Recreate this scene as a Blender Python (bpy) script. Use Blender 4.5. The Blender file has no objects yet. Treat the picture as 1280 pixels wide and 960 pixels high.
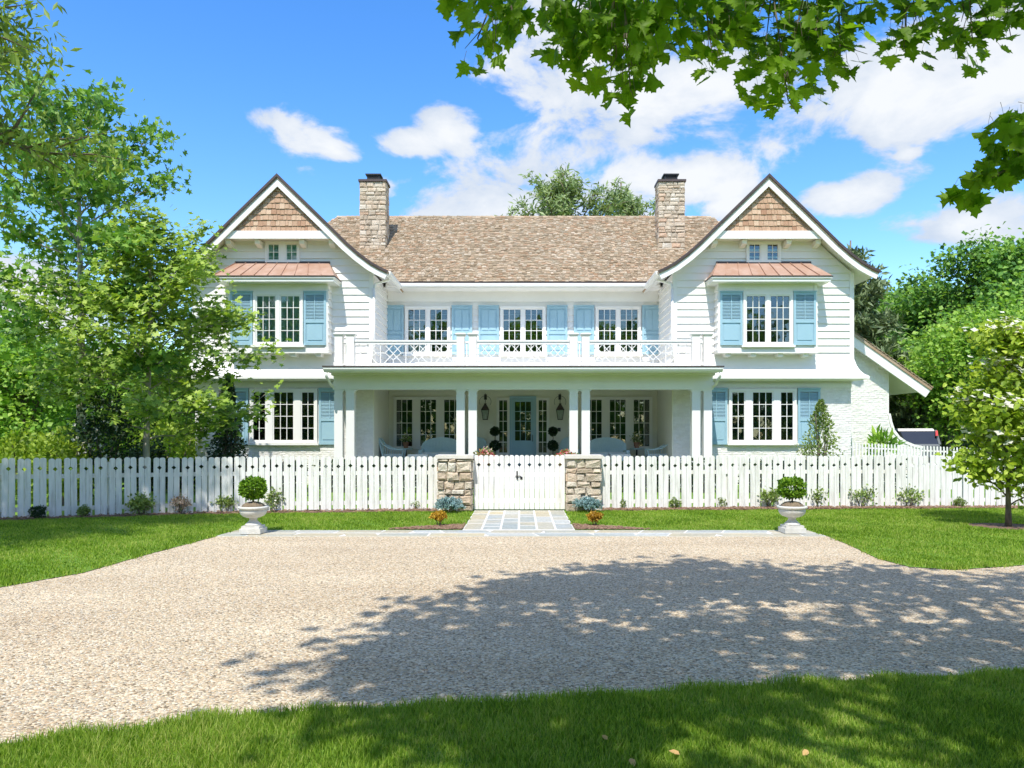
import bpy, math, random
import numpy as np
from mathutils import Vector, Matrix, Euler

random.seed(7)
S = bpy.context.scene
COL = S.collection
PI = math.pi

# ------------------------------------------------------------------ camera
F, CX, HY, EYE = 960.0, 652.0, 545.0, 1.65          # focal length and eye level measured on the photograph
cam_d = bpy.data.cameras.new('camera')
cam = bpy.data.objects.new('camera', cam_d); COL.objects.link(cam)
cam.location = (0, 0, EYE); cam.rotation_euler = (math.radians(90), 0, 0)
cam_d.sensor_width = 36; cam_d.lens = 36 * F / 1280
cam_d.shift_x = -(CX - 640) / 1280; cam_d.shift_y = (HY - 480) / 1280
cam_d.clip_start = 0.05; cam_d.clip_end = 3000
S.camera = cam

def W(px, py, d):                                   # a point seen at px, py that stands d metres away
    return Vector(((px - CX) / F * d, d, EYE + (HY - py) / F * d))

# ------------------------------------------------------------------ light
LIGHT = Vector((0.2, 1.0, -1.55)).normalized()      # direction the sunlight travels
EL = math.asin(-LIGHT.z); AZ = math.atan2(-LIGHT.x, -LIGHT.y)
sun_d = bpy.data.lights.new('sun', 'SUN'); sun_d.energy = 2.95; sun_d.angle = math.radians(0.55)
sun_d.color = (1.0, 0.955, 0.88)
sun = bpy.data.objects.new('sun', sun_d); COL.objects.link(sun)
sun.rotation_euler = LIGHT.to_track_quat('-Z', 'Y').to_euler(); sun.location = (-6, -30, 46)

S.view_settings.view_transform = 'Standard'; S.view_settings.look = 'None'
S.view_settings.gamma = 1; S.view_settings.exposure = 0.93
S.view_settings.use_curve_mapping = False
S.cycles.max_bounces = 8; S.cycles.transparent_max_bounces = 8; S.cycles.diffuse_bounces = 5

world = bpy.data.worlds.new('World'); S.world = world; world.use_nodes = True
wn, wl = world.node_tree.nodes, world.node_tree.links
wn.clear()
def wmath(op, a, b=None, c=None, clamp=False):
    n = wn.new('ShaderNodeMath'); n.operation = op; n.use_clamp = clamp
    for i, x in enumerate((a, b, c)):
        if x is None: continue
        if isinstance(x, (int, float)): n.inputs[i].default_value = x
        else: wl.new(x, n.inputs[i])
    return n.outputs[0]
def wdot(vec, d):
    n = wn.new('ShaderNodeVectorMath'); n.operation = 'DOT_PRODUCT'
    wl.new(vec, n.inputs[0]); n.inputs[1].default_value = tuple(d); return n.outputs['Value']
sky = wn.new('ShaderNodeTexSky'); sky.sky_type = 'NISHITA'; sky.sun_disc = False
sky.sun_elevation = EL; sky.sun_rotation = AZ; sky.altitude = 300; sky.air_density = 1.15
sky.dust_density = 0.35; sky.ozone_density = 3.0
hs = wn.new('ShaderNodeHueSaturation'); hs.inputs['Saturation'].default_value = 1.32; hs.inputs['Value'].default_value = 1.0
hs.inputs['Hue'].default_value = 0.508
wl.new(sky.outputs[0], hs.inputs['Color'])
bg_sky = wn.new('ShaderNodeBackground'); bg_sky.inputs['Strength'].default_value = 0.15
wl.new(hs.outputs[0], bg_sky.inputs['Color'])
tc = wn.new('ShaderNodeTexCoord'); DIR = tc.outputs['Generated']
# clouds: soft ellipses on the sky dome broken up by noise, (azimuth, altitude, half width, half height) in degrees
def azel(px, py):
    v = Vector(((px - CX) / F, 1, (HY - py) / F)).normalized()
    return math.atan2(v.x, v.y), math.asin(v.z)
clouds = []
for px, py, rx, ry, w in ((372, 172, 72, 36, .72), (412, 186, 52, 20, .75), (335, 150, 40, 22, .6), (560, 160, 56, 34, .72), (515, 178, 56, 22, .72), (590, 186, 40, 16, .55), (383, 216, 34, 16, .8), (480, 238, 30, 18, .5),
        (730, 75, 140, 90, 1.05), (900, 110, 190, 62, 1.05), (1130, 110, 230, 70, 1.1), (1290, 70, 130, 70, 1),
        (690, 200, 120, 60, .9), (600, 245, 110, 45, .9), (760, 240, 130, 55, 1), (870, 222, 80, 38, 1), (905, 262, 40, 16, 1),
        (1065, 242, 70, 26, .8), (1110, 228, 56, 30, .8), (1136, 192, 20, 9, .8), (1240, 272, 100, 34, 1.05), (20, 350, 90, 62, 1), (70, 410, 120, 50, .9), (1010, 150, 90, 50, .7)):
    a, e = azel(px, py)
    clouds.append((a, e, rx / F * .93, ry / F * .93, w))
rc = random.Random(3)
for i in range(26):  # extra unseen clouds around the rest of the sky, added for whiter fill light
    clouds.append((math.radians(48 + 264 * (i + rc.random()) / 26), math.radians(rc.uniform(10, 75)), rc.uniform(.2, .42), rc.uniform(.10, .2), 1))
best = None
for a, e, rx, ry, w in clouds:
    Fv = Vector((math.sin(a) * math.cos(e), math.cos(a) * math.cos(e), math.sin(e)))
    Rv = Vector((math.cos(a), -math.sin(a), 0)); Uv = Rv.cross(Fv)
    q = wmath('ADD', wmath('POWER', wdot(DIR, Rv / rx), 2), wmath('POWER', wdot(DIR, Uv / ry), 2))
    back = wmath('MULTIPLY', wmath('LESS_THAN', wdot(DIR, Fv), 0), 9)
    m = wmath('SUBTRACT', w, wmath('ADD', q, back))
    best = m if best is None else wmath('SMOOTH_MAX', best, m, .35)
mp = wn.new('ShaderNodeMapping'); mp.inputs['Scale'].default_value = (1, 1, 1.8); wl.new(DIR, mp.inputs['Vector'])
nz = wn.new('ShaderNodeTexNoise'); nz.inputs['Scale'].default_value = 8.5; nz.inputs['Detail'].default_value = 10; nz.inputs['Roughness'].default_value = .6
nz.inputs['Distortion'].default_value = .25
wl.new(mp.outputs[0], nz.inputs['Vector'])
fb = wmath('MULTIPLY', wmath('SUBTRACT', nz.outputs[0], .5), 4.6)
val = wmath('ADD', wmath('MAXIMUM', best, -1.2), fb)
mr = wn.new('ShaderNodeMapRange'); mr.interpolation_type = 'SMOOTHSTEP'; wl.new(val, mr.inputs[0])
mr.inputs[1].default_value = .02; mr.inputs[2].default_value = .72
n2 = wn.new('ShaderNodeTexNoise'); n2.inputs['Scale'].default_value = 9; n2.inputs['Detail'].default_value = 6; wl.new(mp.outputs[0], n2.inputs['Vector'])
cr = wn.new('ShaderNodeMapRange'); wl.new(wmath('ADD', wmath('MULTIPLY', val, .35), n2.outputs[0]), cr.inputs[0])
cr.inputs[1].default_value = .38; cr.inputs[2].default_value = 1.02
cmix = wn.new('ShaderNodeMix'); cmix.data_type = 'RGBA'; wl.new(cr.outputs[0], cmix.inputs[0])
cmix.inputs[6].default_value = (.47, .56, .70, 1); cmix.inputs[7].default_value = (.80, .82, .84, 1)
bg_c = wn.new('ShaderNodeBackground'); wl.new(cmix.outputs[2], bg_c.inputs['Color']); bg_c.inputs['Strength'].default_value = .63
mx = wn.new('ShaderNodeMixShader'); wl.new(wmath('MULTIPLY', mr.outputs[0], .97), mx.inputs[0])
wl.new(bg_sky.outputs[0], mx.inputs[1]); wl.new(bg_c.outputs[0], mx.inputs[2])
wo = wn.new('ShaderNodeOutputWorld'); wl.new(mx.outputs[0], wo.inputs['Surface'])

# ------------------------------------------------------------------ materials
def mat(name, c1, c2=None, scale=4.0, rough=.6, bump=0.0, bscale=40.0, island=0.0, stretch=(1, 1, 1), spec=.4, metal=0.0, c3=None, detail=5):
    """A procedural surface: two or three colours mixed by noise, an optional tone step per separate piece, fine bump."""
    m = bpy.data.materials.new(name); m.use_nodes = True
    n, l = m.node_tree.nodes, m.node_tree.links
    b = n['Principled BSDF']
    b.inputs['Roughness'].default_value = rough; b.inputs['Specular IOR Level'].default_value = spec; b.inputs['Metallic'].default_value = metal
    geo = n.new('ShaderNodeNewGeometry')
    mp = n.new('ShaderNodeMapping'); mp.inputs['Scale'].default_value = stretch; l.new(geo.outputs['Position'], mp.inputs['Vector'])
    col = None
    if c2 is not None:
        nz = n.new('ShaderNodeTexNoise'); nz.inputs['Scale'].default_value = scale; nz.inputs['Detail'].default_value = detail; nz.inputs['Roughness'].default_value = .62
        l.new(mp.outputs[0], nz.inputs['Vector'])
        r = n.new('ShaderNodeValToRGB'); r.color_ramp.elements[0].position = .32; r.color_ramp.elements[1].position = .68
        r.color_ramp.elements[0].color = (*c1, 1); r.color_ramp.elements[1].color = (*c2, 1)
        if c3 is not None:
            e = r.color_ramp.elements.new(.5); e.color = (*c3, 1)
        src = nz.outputs[0]
        if island:
            mxn = n.new('ShaderNodeMath'); mxn.operation = 'MULTIPLY_ADD'; l.new(geo.outputs['Random Per Island'], mxn.inputs[0])
            mxn.inputs[1].default_value = island
            sb = n.new('ShaderNodeMath'); sb.operation = 'SUBTRACT'; l.new(src, sb.inputs[0]); sb.inputs[1].default_value = island / 2
            l.new(sb.outputs[0], mxn.inputs[2]); src = mxn.outputs[0]
        l.new(src, r.inputs[0]); l.new(r.outputs[0], b.inputs['Base Color'])
    else:
        b.inputs['Base Color'].default_value = (*c1, 1)
    if bump:
        nb = n.new('ShaderNodeTexNoise'); nb.inputs['Scale'].default_value = bscale; nb.inputs['Detail'].default_value = 4
        l.new(mp.outputs[0], nb.inputs['Vector'])
        bp = n.new('ShaderNodeBump'); bp.inputs['Strength'].default_value = bump; bp.inputs['Distance'].default_value = .02
        l.new(nb.outputs[0], bp.inputs['Height']); l.new(bp.outputs[0], b.inputs['Normal'])
    return m

def piecemat(name, cols, rough=.85, bump=.5, bscale=30, patch=0.35, pscale=.8, by_object=False):
    """Stones, shingles and tiles: every piece takes its own colour from the list."""
    m = bpy.data.materials.new(name); m.use_nodes = True
    n, l = m.node_tree.nodes, m.node_tree.links
    b = n['Principled BSDF']; b.inputs['Roughness'].default_value = rough; b.inputs['Specular IOR Level'].default_value = .25
    geo = n.new('ShaderNodeNewGeometry')
    if by_object: rnd = n.new('ShaderNodeObjectInfo').outputs['Random']
    else: rnd = geo.outputs['Random Per Island']
    nz = n.new('ShaderNodeTexNoise'); nz.inputs['Scale'].default_value = pscale; nz.inputs['Detail'].default_value = 4; l.new(geo.outputs['Position'], nz.inputs['Vector'])
    a = n.new('ShaderNodeMath'); a.operation = 'MULTIPLY_ADD'; l.new(nz.outputs[0], a.inputs[0]); a.inputs[1].default_value = patch * 3; a.inputs[2].default_value = -patch * 1.5
    s = n.new('ShaderNodeMath'); s.operation = 'ADD'; l.new(rnd, s.inputs[0]); l.new(a.outputs[0], s.inputs[1])
    r = n.new('ShaderNodeValToRGB'); r.color_ramp.interpolation = 'LINEAR'
    k = len(cols)
    r.color_ramp.elements[0].color = (*cols[0], 1); r.color_ramp.elements[0].position = 0
    r.color_ramp.elements[1].color = (*cols[-1], 1); r.color_ramp.elements[1].position = 1
    for i in range(1, k - 1):
        e = r.color_ramp.elements.new(i / (k - 1)); e.color = (*cols[i], 1)
    l.new(s.outputs[0], r.inputs[0])
    fine = n.new('ShaderNodeTexNoise'); fine.inputs['Scale'].default_value = bscale; fine.inputs['Detail'].default_value = 5; l.new(geo.outputs['Position'], fine.inputs['Vector'])
    mm = n.new('ShaderNodeMix'); mm.data_type = 'RGBA'; mm.blend_type = 'MULTIPLY'; mm.inputs[0].default_value = .55
    rr = n.new('ShaderNodeMapRange'); l.new(fine.outputs[0], rr.inputs[0]); rr.inputs[1].default_value = .3; rr.inputs[2].default_value = .7; rr.inputs[3].default_value = .6; rr.inputs[4].default_value = 1.25
    l.new(r.outputs[0], mm.inputs[6]); l.new(rr.outputs[0], mm.inputs[7]); l.new(mm.outputs[2], b.inputs['Base Color'])
    bp = n.new('ShaderNodeBump'); bp.inputs['Strength'].default_value = bump; bp.inputs['Distance'].default_value = .03
    l.new(fine.outputs[0], bp.inputs['Height']); l.new(bp.outputs[0], b.inputs['Normal'])
    return m

def leafmat(name, cols, trans=.42, rough=.5, spec=.3):
    """Leaves: a tone of its own for every leaf, light passing through."""
    m = bpy.data.materials.new(name); m.use_nodes = True
    n, l = m.node_tree.nodes, m.node_tree.links
    b = n['Principled BSDF']; b.inputs['Roughness'].default_value = rough; b.inputs['Specular IOR Level'].default_value = spec
    geo = n.new('ShaderNodeNewGeometry')
    r = n.new('ShaderNodeValToRGB'); k = len(cols)
    r.color_ramp.elements[0].color = (*cols[0], 1); r.color_ramp.elements[0].position = 0
    r.color_ramp.elements[1].color = (*cols[-1], 1); r.color_ramp.elements[1].position = 1
    for i in range(1, k - 1):
        e = r.color_ramp.elements.new(i / (k - 1)); e.color = (*cols[i], 1)
    nz = n.new('ShaderNodeTexNoise'); nz.inputs['Scale'].default_value = .9; nz.inputs['Detail'].default_value = 3; l.new(geo.outputs['Position'], nz.inputs['Vector'])
    oi = n.new('ShaderNodeObjectInfo')
    a = n.new('ShaderNodeMath'); a.operation = 'MULTIPLY_ADD'; l.new(nz.outputs[0], a.inputs[0]); a.inputs[1].default_value = 1.2; a.inputs[2].default_value = -.6
    s = n.new('ShaderNodeMath'); s.operation = 'ADD'; l.new(a.outputs[0], s.inputs[0]); l.new(geo.outputs['Random Per Island'], s.inputs[1])
    l.new(s.outputs[0], r.inputs[0]); l.new(r.outputs[0], b.inputs['Base Color'])
    t = n.new('ShaderNodeBsdfTranslucent')
    g = n.new('ShaderNodeMix'); g.data_type = 'RGBA'; g.blend_type = 'MULTIPLY'; g.inputs[0].default_value = 1; g.inputs[7].default_value = (1.25, 1.25, .55, 1)
    l.new(r.outputs[0], g.inputs[6]); l.new(g.outputs[2], t.inputs['Color'])
    ms = n.new('ShaderNodeMixShader'); ms.inputs[0].default_value = trans
    l.new(b.outputs[0], ms.inputs[1]); l.new(t.outputs[0], ms.inputs[2]); l.new(ms.outputs[0], n['Material Output'].inputs['Surface'])
    return m

M = {}
M['white'] = mat('white_paint', (.77, .755, .71), (.82, .805, .765), 1.3, .5, .06, 60)
M['trim'] = mat('white_trim', (.80, .785, .745), (.84, .825, .785), 2.0, .42, .03, 60)
M['fence'] = mat('white_fence_paint', (.62, .605, .56), (.84, .83, .80), 2.2, .65, .3, 14, stretch=(7, 7, .8), c3=(.79, .78, .745))
M['brick'] = mat('white_painted_brick', (.75, .725, .675), (.83, .81, .765), 5, .7, .5, 22, island=.3)
M['stucco'] = mat('white_stucco', (.79, .765, .65), (.82, .80, .69), 1.2, .8, .1, 90)
M['blue'] = mat('blue_paint', (.30, .475, .555), (.33, .51, .59), 2.0, .45, .03, 60)
M['dark'] = mat('black_metal', (.018, .017, .017), (.03, .028, .028), 6, .45, .1, 60, spec=.5)
M['bronze'] = mat('bronze_edge', (.055, .04, .038), (.085, .06, .055), 4, .5)
M['copper'] = mat('copper_sheet', (.44, .26, .18), (.55, .38, .30), 2.5, .5, .05, 12, metal=.3, c3=(.48, .31, .23))
M['wicker'] = mat('pale_blue_wicker', (.46, .61, .63), (.54, .68, .69), 30, .6, .5, 120)
M['cushion'] = mat('white_cushion', (.62, .66, .66), (.70, .73, .72), 4, .9, .2, 60)
M['roof'] = piecemat('cedar_roof', [(.36, .30, .215), (.27, .20, .125), (.47, .37, .26), (.33, .21, .125), (.52, .44, .335), (.24, .18, .115), (.41, .32, .215)], .9, .5, 26, .22, .5)
M['cedar'] = piecemat('cedar_shingle', [(.37, .205, .125), (.54, .36, .24), (.42, .255, .16), (.62, .445, .31), (.47, .30, .195)], .8, .4, 40, .1, 2)
M['stone'] = piecemat('ledge_stone', [(.60, .52, .41), (.46, .37, .27), (.68, .62, .52), (.55, .43, .31), (.40, .33, .25), (.62, .54, .42), (.57, .40, .28)], .9, .9, 26, .1, 3, by_object=True)
M['mortar'] = mat('mortar', (.36, .32, .26), (.46, .41, .34), 12, .95, .5, 60)
M['capstone'] = mat('cap_stone', (.60, .56, .50), (.70, .66, .60), 5, .8, .3, 40)
M['flag'] = piecemat('flagstone', [(.31, .345, .335), (.46, .40, .27), (.36, .39, .385), (.50, .43, .28), (.33, .36, .34), (.45, .465, .44), (.42, .39, .30)], .75, .25, 24, .12, 1.2, by_object=True)
M['joint'] = mat('pale_joint', (.60, .58, .54), (.68, .66, .62), 8, .95, .3, 60)
M['cast'] = mat('cast_stone', (.50, .49, .45), (.64, .63, .58), 7, .85, .35, 40, c3=(.58, .57, .53))
M['soil'] = mat('potting_soil', (.16, .12, .08), (.26, .20, .13), 30, .95, .8, 60)
M['mulch'] = mat('bark_mulch', (.10, .055, .035), (.27, .17, .11), 60, .95, .9, 90)
M['bark'] = mat('grey_bark', (.12, .095, .07), (.24, .20, .155), 9, .9, .8, 30, stretch=(1, 1, .3))
M['palebark'] = mat('pale_bark', (.30, .27, .22), (.46, .42, .36), 9, .9, .6, 30, stretch=(1, 1, .3))
M['terracotta'] = mat('terracotta', (.36, .17, .10), (.42, .21, .13), 8, .8, .1, 60)
M['rubber'] = mat('rubber', (.02, .02, .02), (.03, .03, .03), 8, .8)
M['silver'] = mat('silver_car_paint', (.13, .14, .15), (.15, .16, .17), 1, .35, 0, 1, spec=.5, metal=.0)
M['red_lens'] = mat('red_lens', (.55, .02, .02), (.62, .03, .03), 4, .2)
M['carglass'] = mat('dark_car_glass', (.012, .015, .018), (.016, .02, .022), 2, .05, spec=.8)
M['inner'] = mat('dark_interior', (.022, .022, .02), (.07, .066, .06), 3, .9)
M['curtain'] = mat('pale_curtain', (.40, .58, .50), (.50, .66, .58), 6, .9, .3, 14, stretch=(5, 1, .2))

def glassmat():
    m = bpy.data.materials.new('window_glass'); m.use_nodes = True
    n, l = m.node_tree.nodes, m.node_tree.links
    n.remove(n['Principled BSDF'])
    tr = n.new('ShaderNodeBsdfTransparent'); tr.inputs[0].default_value = (.82, .90, .86, 1)
    gl = n.new('ShaderNodeBsdfGlossy'); gl.inputs['Roughness'].default_value = .02; gl.inputs['Color'].default_value = (1, 1, 1, 1)
    fr = n.new('ShaderNodeFresnel'); fr.inputs['IOR'].default_value = 1.75
    geo = n.new('ShaderNodeNewGeometry')
    nz = n.new('ShaderNodeTexNoise'); nz.inputs['Scale'].default_value = 2.2; l.new(geo.outputs['Position'], nz.inputs['Vector'])
    bp = n.new('ShaderNodeBump'); bp.inputs['Strength'].default_value = .03; bp.inputs['Distance'].default_value = .05; l.new(nz.outputs[0], bp.inputs['Height'])
    l.new(bp.outputs[0], gl.inputs['Normal'])
    ms = n.new('ShaderNodeMixShader'); l.new(fr.outputs[0], ms.inputs[0]); l.new(tr.outputs[0], ms.inputs[1]); l.new(gl.outputs[0], ms.inputs[2])
    l.new(ms.outputs[0], n['Material Output'].inputs['Surface'])
    return m
M['glass'] = glassmat()

# leaves
M['maple'] = leafmat('maple_leaf', [(.10, .21, .012), (.18, .34, .02), (.27, .44, .03)], .6)
M['willow'] = leafmat('narrow_leaf', [(.11, .18, .03), (.24, .36, .06), (.42, .55, .14)], .35)
M['plane_leaf'] = leafmat('broad_leaf', [(.07, .18, .04), (.155, .33, .05), (.33, .50, .10)], .35)
M['bright_leaf'] = leafmat('bright_leaf', [(.10, .19, .03), (.26, .40, .05), (.48, .60, .13)], .38)
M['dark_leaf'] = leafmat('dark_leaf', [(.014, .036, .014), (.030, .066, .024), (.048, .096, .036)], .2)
M['wood_leaf'] = leafmat('woodland_leaf', [(.055, .14, .03), (.14, .31, .05), (.32, .50, .10)], .35)
M['feather'] = leafmat('feathery_leaf', [(.13, .20, .08), (.24, .33, .14), (.38, .46, .22)], .3)
M['fresh_leaf'] = leafmat('fresh_leaf', [(.09, .21, .03), (.22, .42, .05), (.42, .60, .11)], .4)
M['yellow_leaf'] = leafmat('yellow_green_leaf', [(.138, .218, .023), (.253, .368, .040), (.391, .506, .069)], .4)
M['dogwood_leaf'] = leafmat('dogwood_leaf', [(.19, .29, .03), (.37, .50, .05), (.56, .66, .11)], .42)
M['pine'] = leafmat('pine_needle', [(.075, .12, .05), (.15, .21, .09), (.26, .33, .15)], .15)
M['box'] = leafmat('boxwood_leaf', [(.05, .13, .01), (.16, .32, .02), (.32, .50, .04)], .35)
M['shrub'] = leafmat('shrub_leaf', [(.10, .16, .04), (.20, .29, .075), (.34, .43, .13)], .3)
M['spruce'] = leafmat('blue_spruce', [(.13, .24, .25), (.28, .44, .46), (.44, .58, .60)], .12)
M['gold'] = leafmat('gold_leaf', [(.30, .16, .02), (.50, .30, .03), (.62, .42, .06)], .3)
M['petal'] = leafmat('white_petal', [(.66, .64, .54), (.78, .76, .68), (.82, .80, .74)], .3)
M['redpetal'] = leafmat('red_petal', [(.50, .03, .04), (.62, .10, .12), (.80, .70, .70)], .25)
M['tan_leaf'] = leafmat('tan_dead_leaf', [(.50, .28, .09), (.62, .38, .15), (.70, .48, .22)], .25)
M['drytwig'] = leafmat('dry_leaf', [(.30, .20, .14), (.42, .31, .23), (.52, .42, .33)], .2)
M['grass'] = leafmat('grass_blade', [(.105, .19, .014), (.18, .31, .026), (.32, .47, .05), (.44, .48, .13)], .5, .55)

# ------------------------------------------------------------------ mesh helpers
ORG = {}
class MB:
    def __init__(s): s.v = []; s.f = []
    def poly(s, pts):
        b = len(s.v); s.v += [tuple(p) for p in pts]; s.f.append(tuple(range(b, b + len(pts))))
    def hex(s, p):                                   # 8 points: 4 below (ring) then 4 above
        b = len(s.v); s.v += [tuple(q) for q in p]
        for q in ((3, 2, 1, 0), (4, 5, 6, 7), (0, 1, 5, 4), (1, 2, 6, 5), (2, 3, 7, 6), (3, 0, 4, 7)):
            s.f.append(tuple(b + i for i in q))
    def box(s, x0, x1, y0, y1, z0, z1):
        s.hex([(x0, y0, z0), (x1, y0, z0), (x1, y1, z0), (x0, y1, z0), (x0, y0, z1), (x1, y0, z1), (x1, y1, z1), (x0, y1, z1)])
    def rock(s, x0, x1, y0, y1, z0, z1, j, rnd):
        """A rough block: bevelled uneven face towards -y."""
        def r(): return rnd.uniform(-j, j)
        c = min(x1 - x0, z1 - z0) * .22
        back = [(x0, y1, z0), (x1, y1, z0), (x1, y1, z1), (x0, y1, z1)]
        mid = [(x0 + r(), y0 + c * .5, z0 + r()), (x1 + r(), y0 + c * .5, z0 + r()), (x1 + r(), y0 + c * .5, z1 + r()), (x0 + r(), y0 + c * .5, z1 + r())]
        fr = [(x0 + c, y0 + r(), z0 + c), (x1 - c, y0 + r(), z0 + c), (x1 - c, y0 + r(), z1 - c), (x0 + c, y0 + r(), z1 - c)]
        b = len(s.v); s.v += back + mid + fr
        for k in (0, 4):
            for i in range(4):
                jn = (i + 1) % 4
                s.f.append((b + k + i, b + k + jn, b + k + 4 + jn, b + k + 4 + i))
        s.f.append((b + 8, b + 9, b + 10, b + 11))
    def bar(s, p, q, w, h=None, up=(0, 1, 0)):
        p, q = Vector(p), Vector(q); d = (q - p).normalized(); h = h or w
        u = Vector(up); a = d.cross(u)
        if a.length < 1e-4: a = d.cross(Vector((1, 0, 0)))
        a.normalize(); c = a.cross(d).normalized()
        a *= w / 2; c *= h / 2
        s.hex([p - a - c, p + a - c, p + a + c, p - a + c, q - a - c, q + a - c, q + a + c, q - a + c])
    def tube(s, pts, r, n=8, cap=True):
        pts = [Vector(p) for p in pts]; k = len(pts); b = len(s.v)
        rr = r if isinstance(r, (list, tuple)) else [r] * k
        ref = None
        for i, p in enumerate(pts):
            d = (pts[min(i + 1, k - 1)] - pts[max(i - 1, 0)]).normalized()
            if ref is None: ref = d.cross(Vector((0, 0, 1)) if abs(d.z) < .9 else Vector((1, 0, 0))).normalized()
            a = (ref - d * ref.dot(d)).normalized(); ref = a; c = d.cross(a)
            for j in range(n):
                t = 2 * PI * j / n; s.v.append(tuple(p + (a * math.cos(t) + c * math.sin(t)) * rr[i]))
        for i in range(k - 1):
            for j in range(n):
                jn = (j + 1) % n
                s.f.append((b + i * n + j, b + i * n + jn, b + (i + 1) * n + jn, b + (i + 1) * n + j))
        if cap:
            s.f.append(tuple(b + j for j in reversed(range(n)))); s.f.append(tuple(b + (k - 1) * n + j for j in range(n)))
    def lathe(s, prof, c=(0, 0, 0), n=24):
        b = len(s.v); k = len(prof)
        for r, z in prof:
            for j in range(n):
                t = 2 * PI * j / n; s.v.append((c[0] + r * math.cos(t), c[1] + r * math.sin(t), c[2] + z))
        for i in range(k - 1):
            for j in range(n):
                jn = (j + 1) % n
                s.f.append((b + i * n + j, b + i * n + jn, b + (i + 1) * n + jn, b + (i + 1) * n + j))
        s.f.append(tuple(b + j for j in reversed(range(n)))); s.f.append(tuple(b + (k - 1) * n + j for j in range(n)))
    def prism(s, poly, y0, y1):                      # outline in x, z pushed along y
        k = len(poly); b = len(s.v)
        s.v += [(x, y0, z) for x, z in poly] + [(x, y1, z) for x, z in poly]
        s.f.append(tuple(b + i for i in range(k))); s.f.append(tuple(b + k + i for i in reversed(range(k))))
        for i in range(k):
            j = (i + 1) % k; s.f.append((b + i, b + k + i, b + k + j, b + j))
    def prismx(s, poly, x0, x1):                     # outline in y, z pushed along x
        k = len(poly); b = len(s.v)
        s.v += [(x0, y, z) for y, z in poly] + [(x1, y, z) for y, z in poly]
        s.f.append(tuple(b + i for i in range(k))); s.f.append(tuple(b + k + i for i in reversed(range(k))))
        for i in range(k):
            j = (i + 1) % k; s.f.append((b + i, b + k + i, b + k + j, b + j))
    def ribbon(s, top, bot, y0, y1):                 # strip between two polylines (x, z), with depth
        for i in range(len(top) - 1):
            a, b_, c, d = bot[i], bot[i + 1], top[i + 1], top[i]
            s.hex([(a[0], y0, a[1]), (b_[0], y0, b_[1]), (b_[0], y1, b_[1]), (a[0], y1, a[1]),
                   (d[0], y0, d[1]), (c[0], y0, c[1]), (c[0], y1, c[1]), (d[0], y1, d[1])])
    def build(s, name, m, parent=None, smooth=False, label=None, kind=None, origin=None):
        if origin is None:
            a = np.array(s.v); origin = Vector((a.min(0) + a.max(0)) / 2)
        origin = Vector(origin)
        me = bpy.data.meshes.new(name)
        me.from_pydata([(x - origin.x, y - origin.y, z - origin.z) for x, y, z in s.v], [], s.f)
        me.materials.append(m)
        if smooth: me.polygons.foreach_set('use_smooth', [True] * len(me.polygons))
        return link(name, me, origin, parent, label, kind)

def link(name, me, origin, parent=None, label=None, kind=None, rot=None):
    o = bpy.data.objects.new(name, me); COL.objects.link(o)
    origin = Vector(origin); ORG[o.name] = origin
    o.location = origin - (ORG[parent.name] if parent else Vector((0, 0, 0)))
    if rot: o.rotation_euler = rot
    o.parent = parent
    if label: o['label'] = label
    if kind: o['kind'] = kind
    return o

def thing(name, label, cat, loc=(0, 0, 0), group=None):
    o = bpy.data.objects.new(name, None); COL.objects.link(o); o.empty_display_size = .2
    o.location = loc; ORG[o.name] = Vector(loc); tag(o, label, cat, group); return o
def tag(o, label, cat, group=None):
    o['label'] = label; o['category'] = cat
    if group: o['group'] = group
    return o
def dup(root, loc, rotz=0.0, label=None, group=None, scale=None, cat=None):
    r = root.copy(); COL.objects.link(r); r.location = loc; r.rotation_euler = (0, 0, rotz)
    if scale: r.scale = scale if isinstance(scale, tuple) else (scale,) * 3
    if label: r['label'] = label
    if group: r['group'] = group
    if cat: r['category'] = cat
    for ch in list(root.children):
        c = ch.copy(); COL.objects.link(c); c.parent = r
        for g in list(ch.children):
            d = g.copy(); COL.objects.link(d); d.parent = c
    return r

def mesh_np(name, V, Fc, m, smooth=False):
    """Mesh from arrays; Fc is (n, k) vertex numbers, k the same for all."""
    me = bpy.data.meshes.new(name); k = Fc.shape[1]
    me.vertices.add(len(V)); me.vertices.foreach_set('co', np.ascontiguousarray(V, dtype=np.float32).ravel())
    me.loops.add(Fc.size); me.loops.foreach_set('vertex_index', np.ascontiguousarray(Fc, dtype=np.int32).ravel())
    me.polygons.add(len(Fc)); me.polygons.foreach_set('loop_start', np.arange(0, Fc.size, k, dtype=np.int32))
    me.update(calc_edges=True); me.materials.append(m)
    if smooth: me.polygons.foreach_set('use_smooth', [True] * len(Fc))
    return me

# leaf outlines: u along the leaf, v across, w out of the blade; triangles
def fan(outline, centre):
    V = np.array([centre] + list(outline), dtype=float); k = len(outline)
    return V, np.array([(0, 1 + i, 1 + (i + 1) % k) for i in range(k)])
LEAF = {}
LEAF['kite'] = (np.array([(0, 0, 0), (.5, .42, .10), (1, 0, -.05), (.5, -.42, .10)], float), np.array([(0, 1, 2), (0, 2, 3)]))
LEAF['oval'] = (np.array([(0, 0, 0), (.3, .3, .07), (.7, .27, .06), (1, 0, -.08), (.7, -.27, .06), (.3, -.3, .07)], float), np.array([(0, 1, 2), (0, 2, 3), (0, 3, 4), (0, 4, 5)]))
LEAF['long'] = (np.array([(0, 0, 0), (.45, .15, .03), (1, 0, -.1), (.45, -.15, .03)], float), np.array([(0, 1, 2), (0, 2, 3)]))
LEAF['needle'] = (np.array([(0, .04, 0), (1, 0, 0), (0, -.04, 0)], float), np.array([(0, 1, 2)]))
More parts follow.
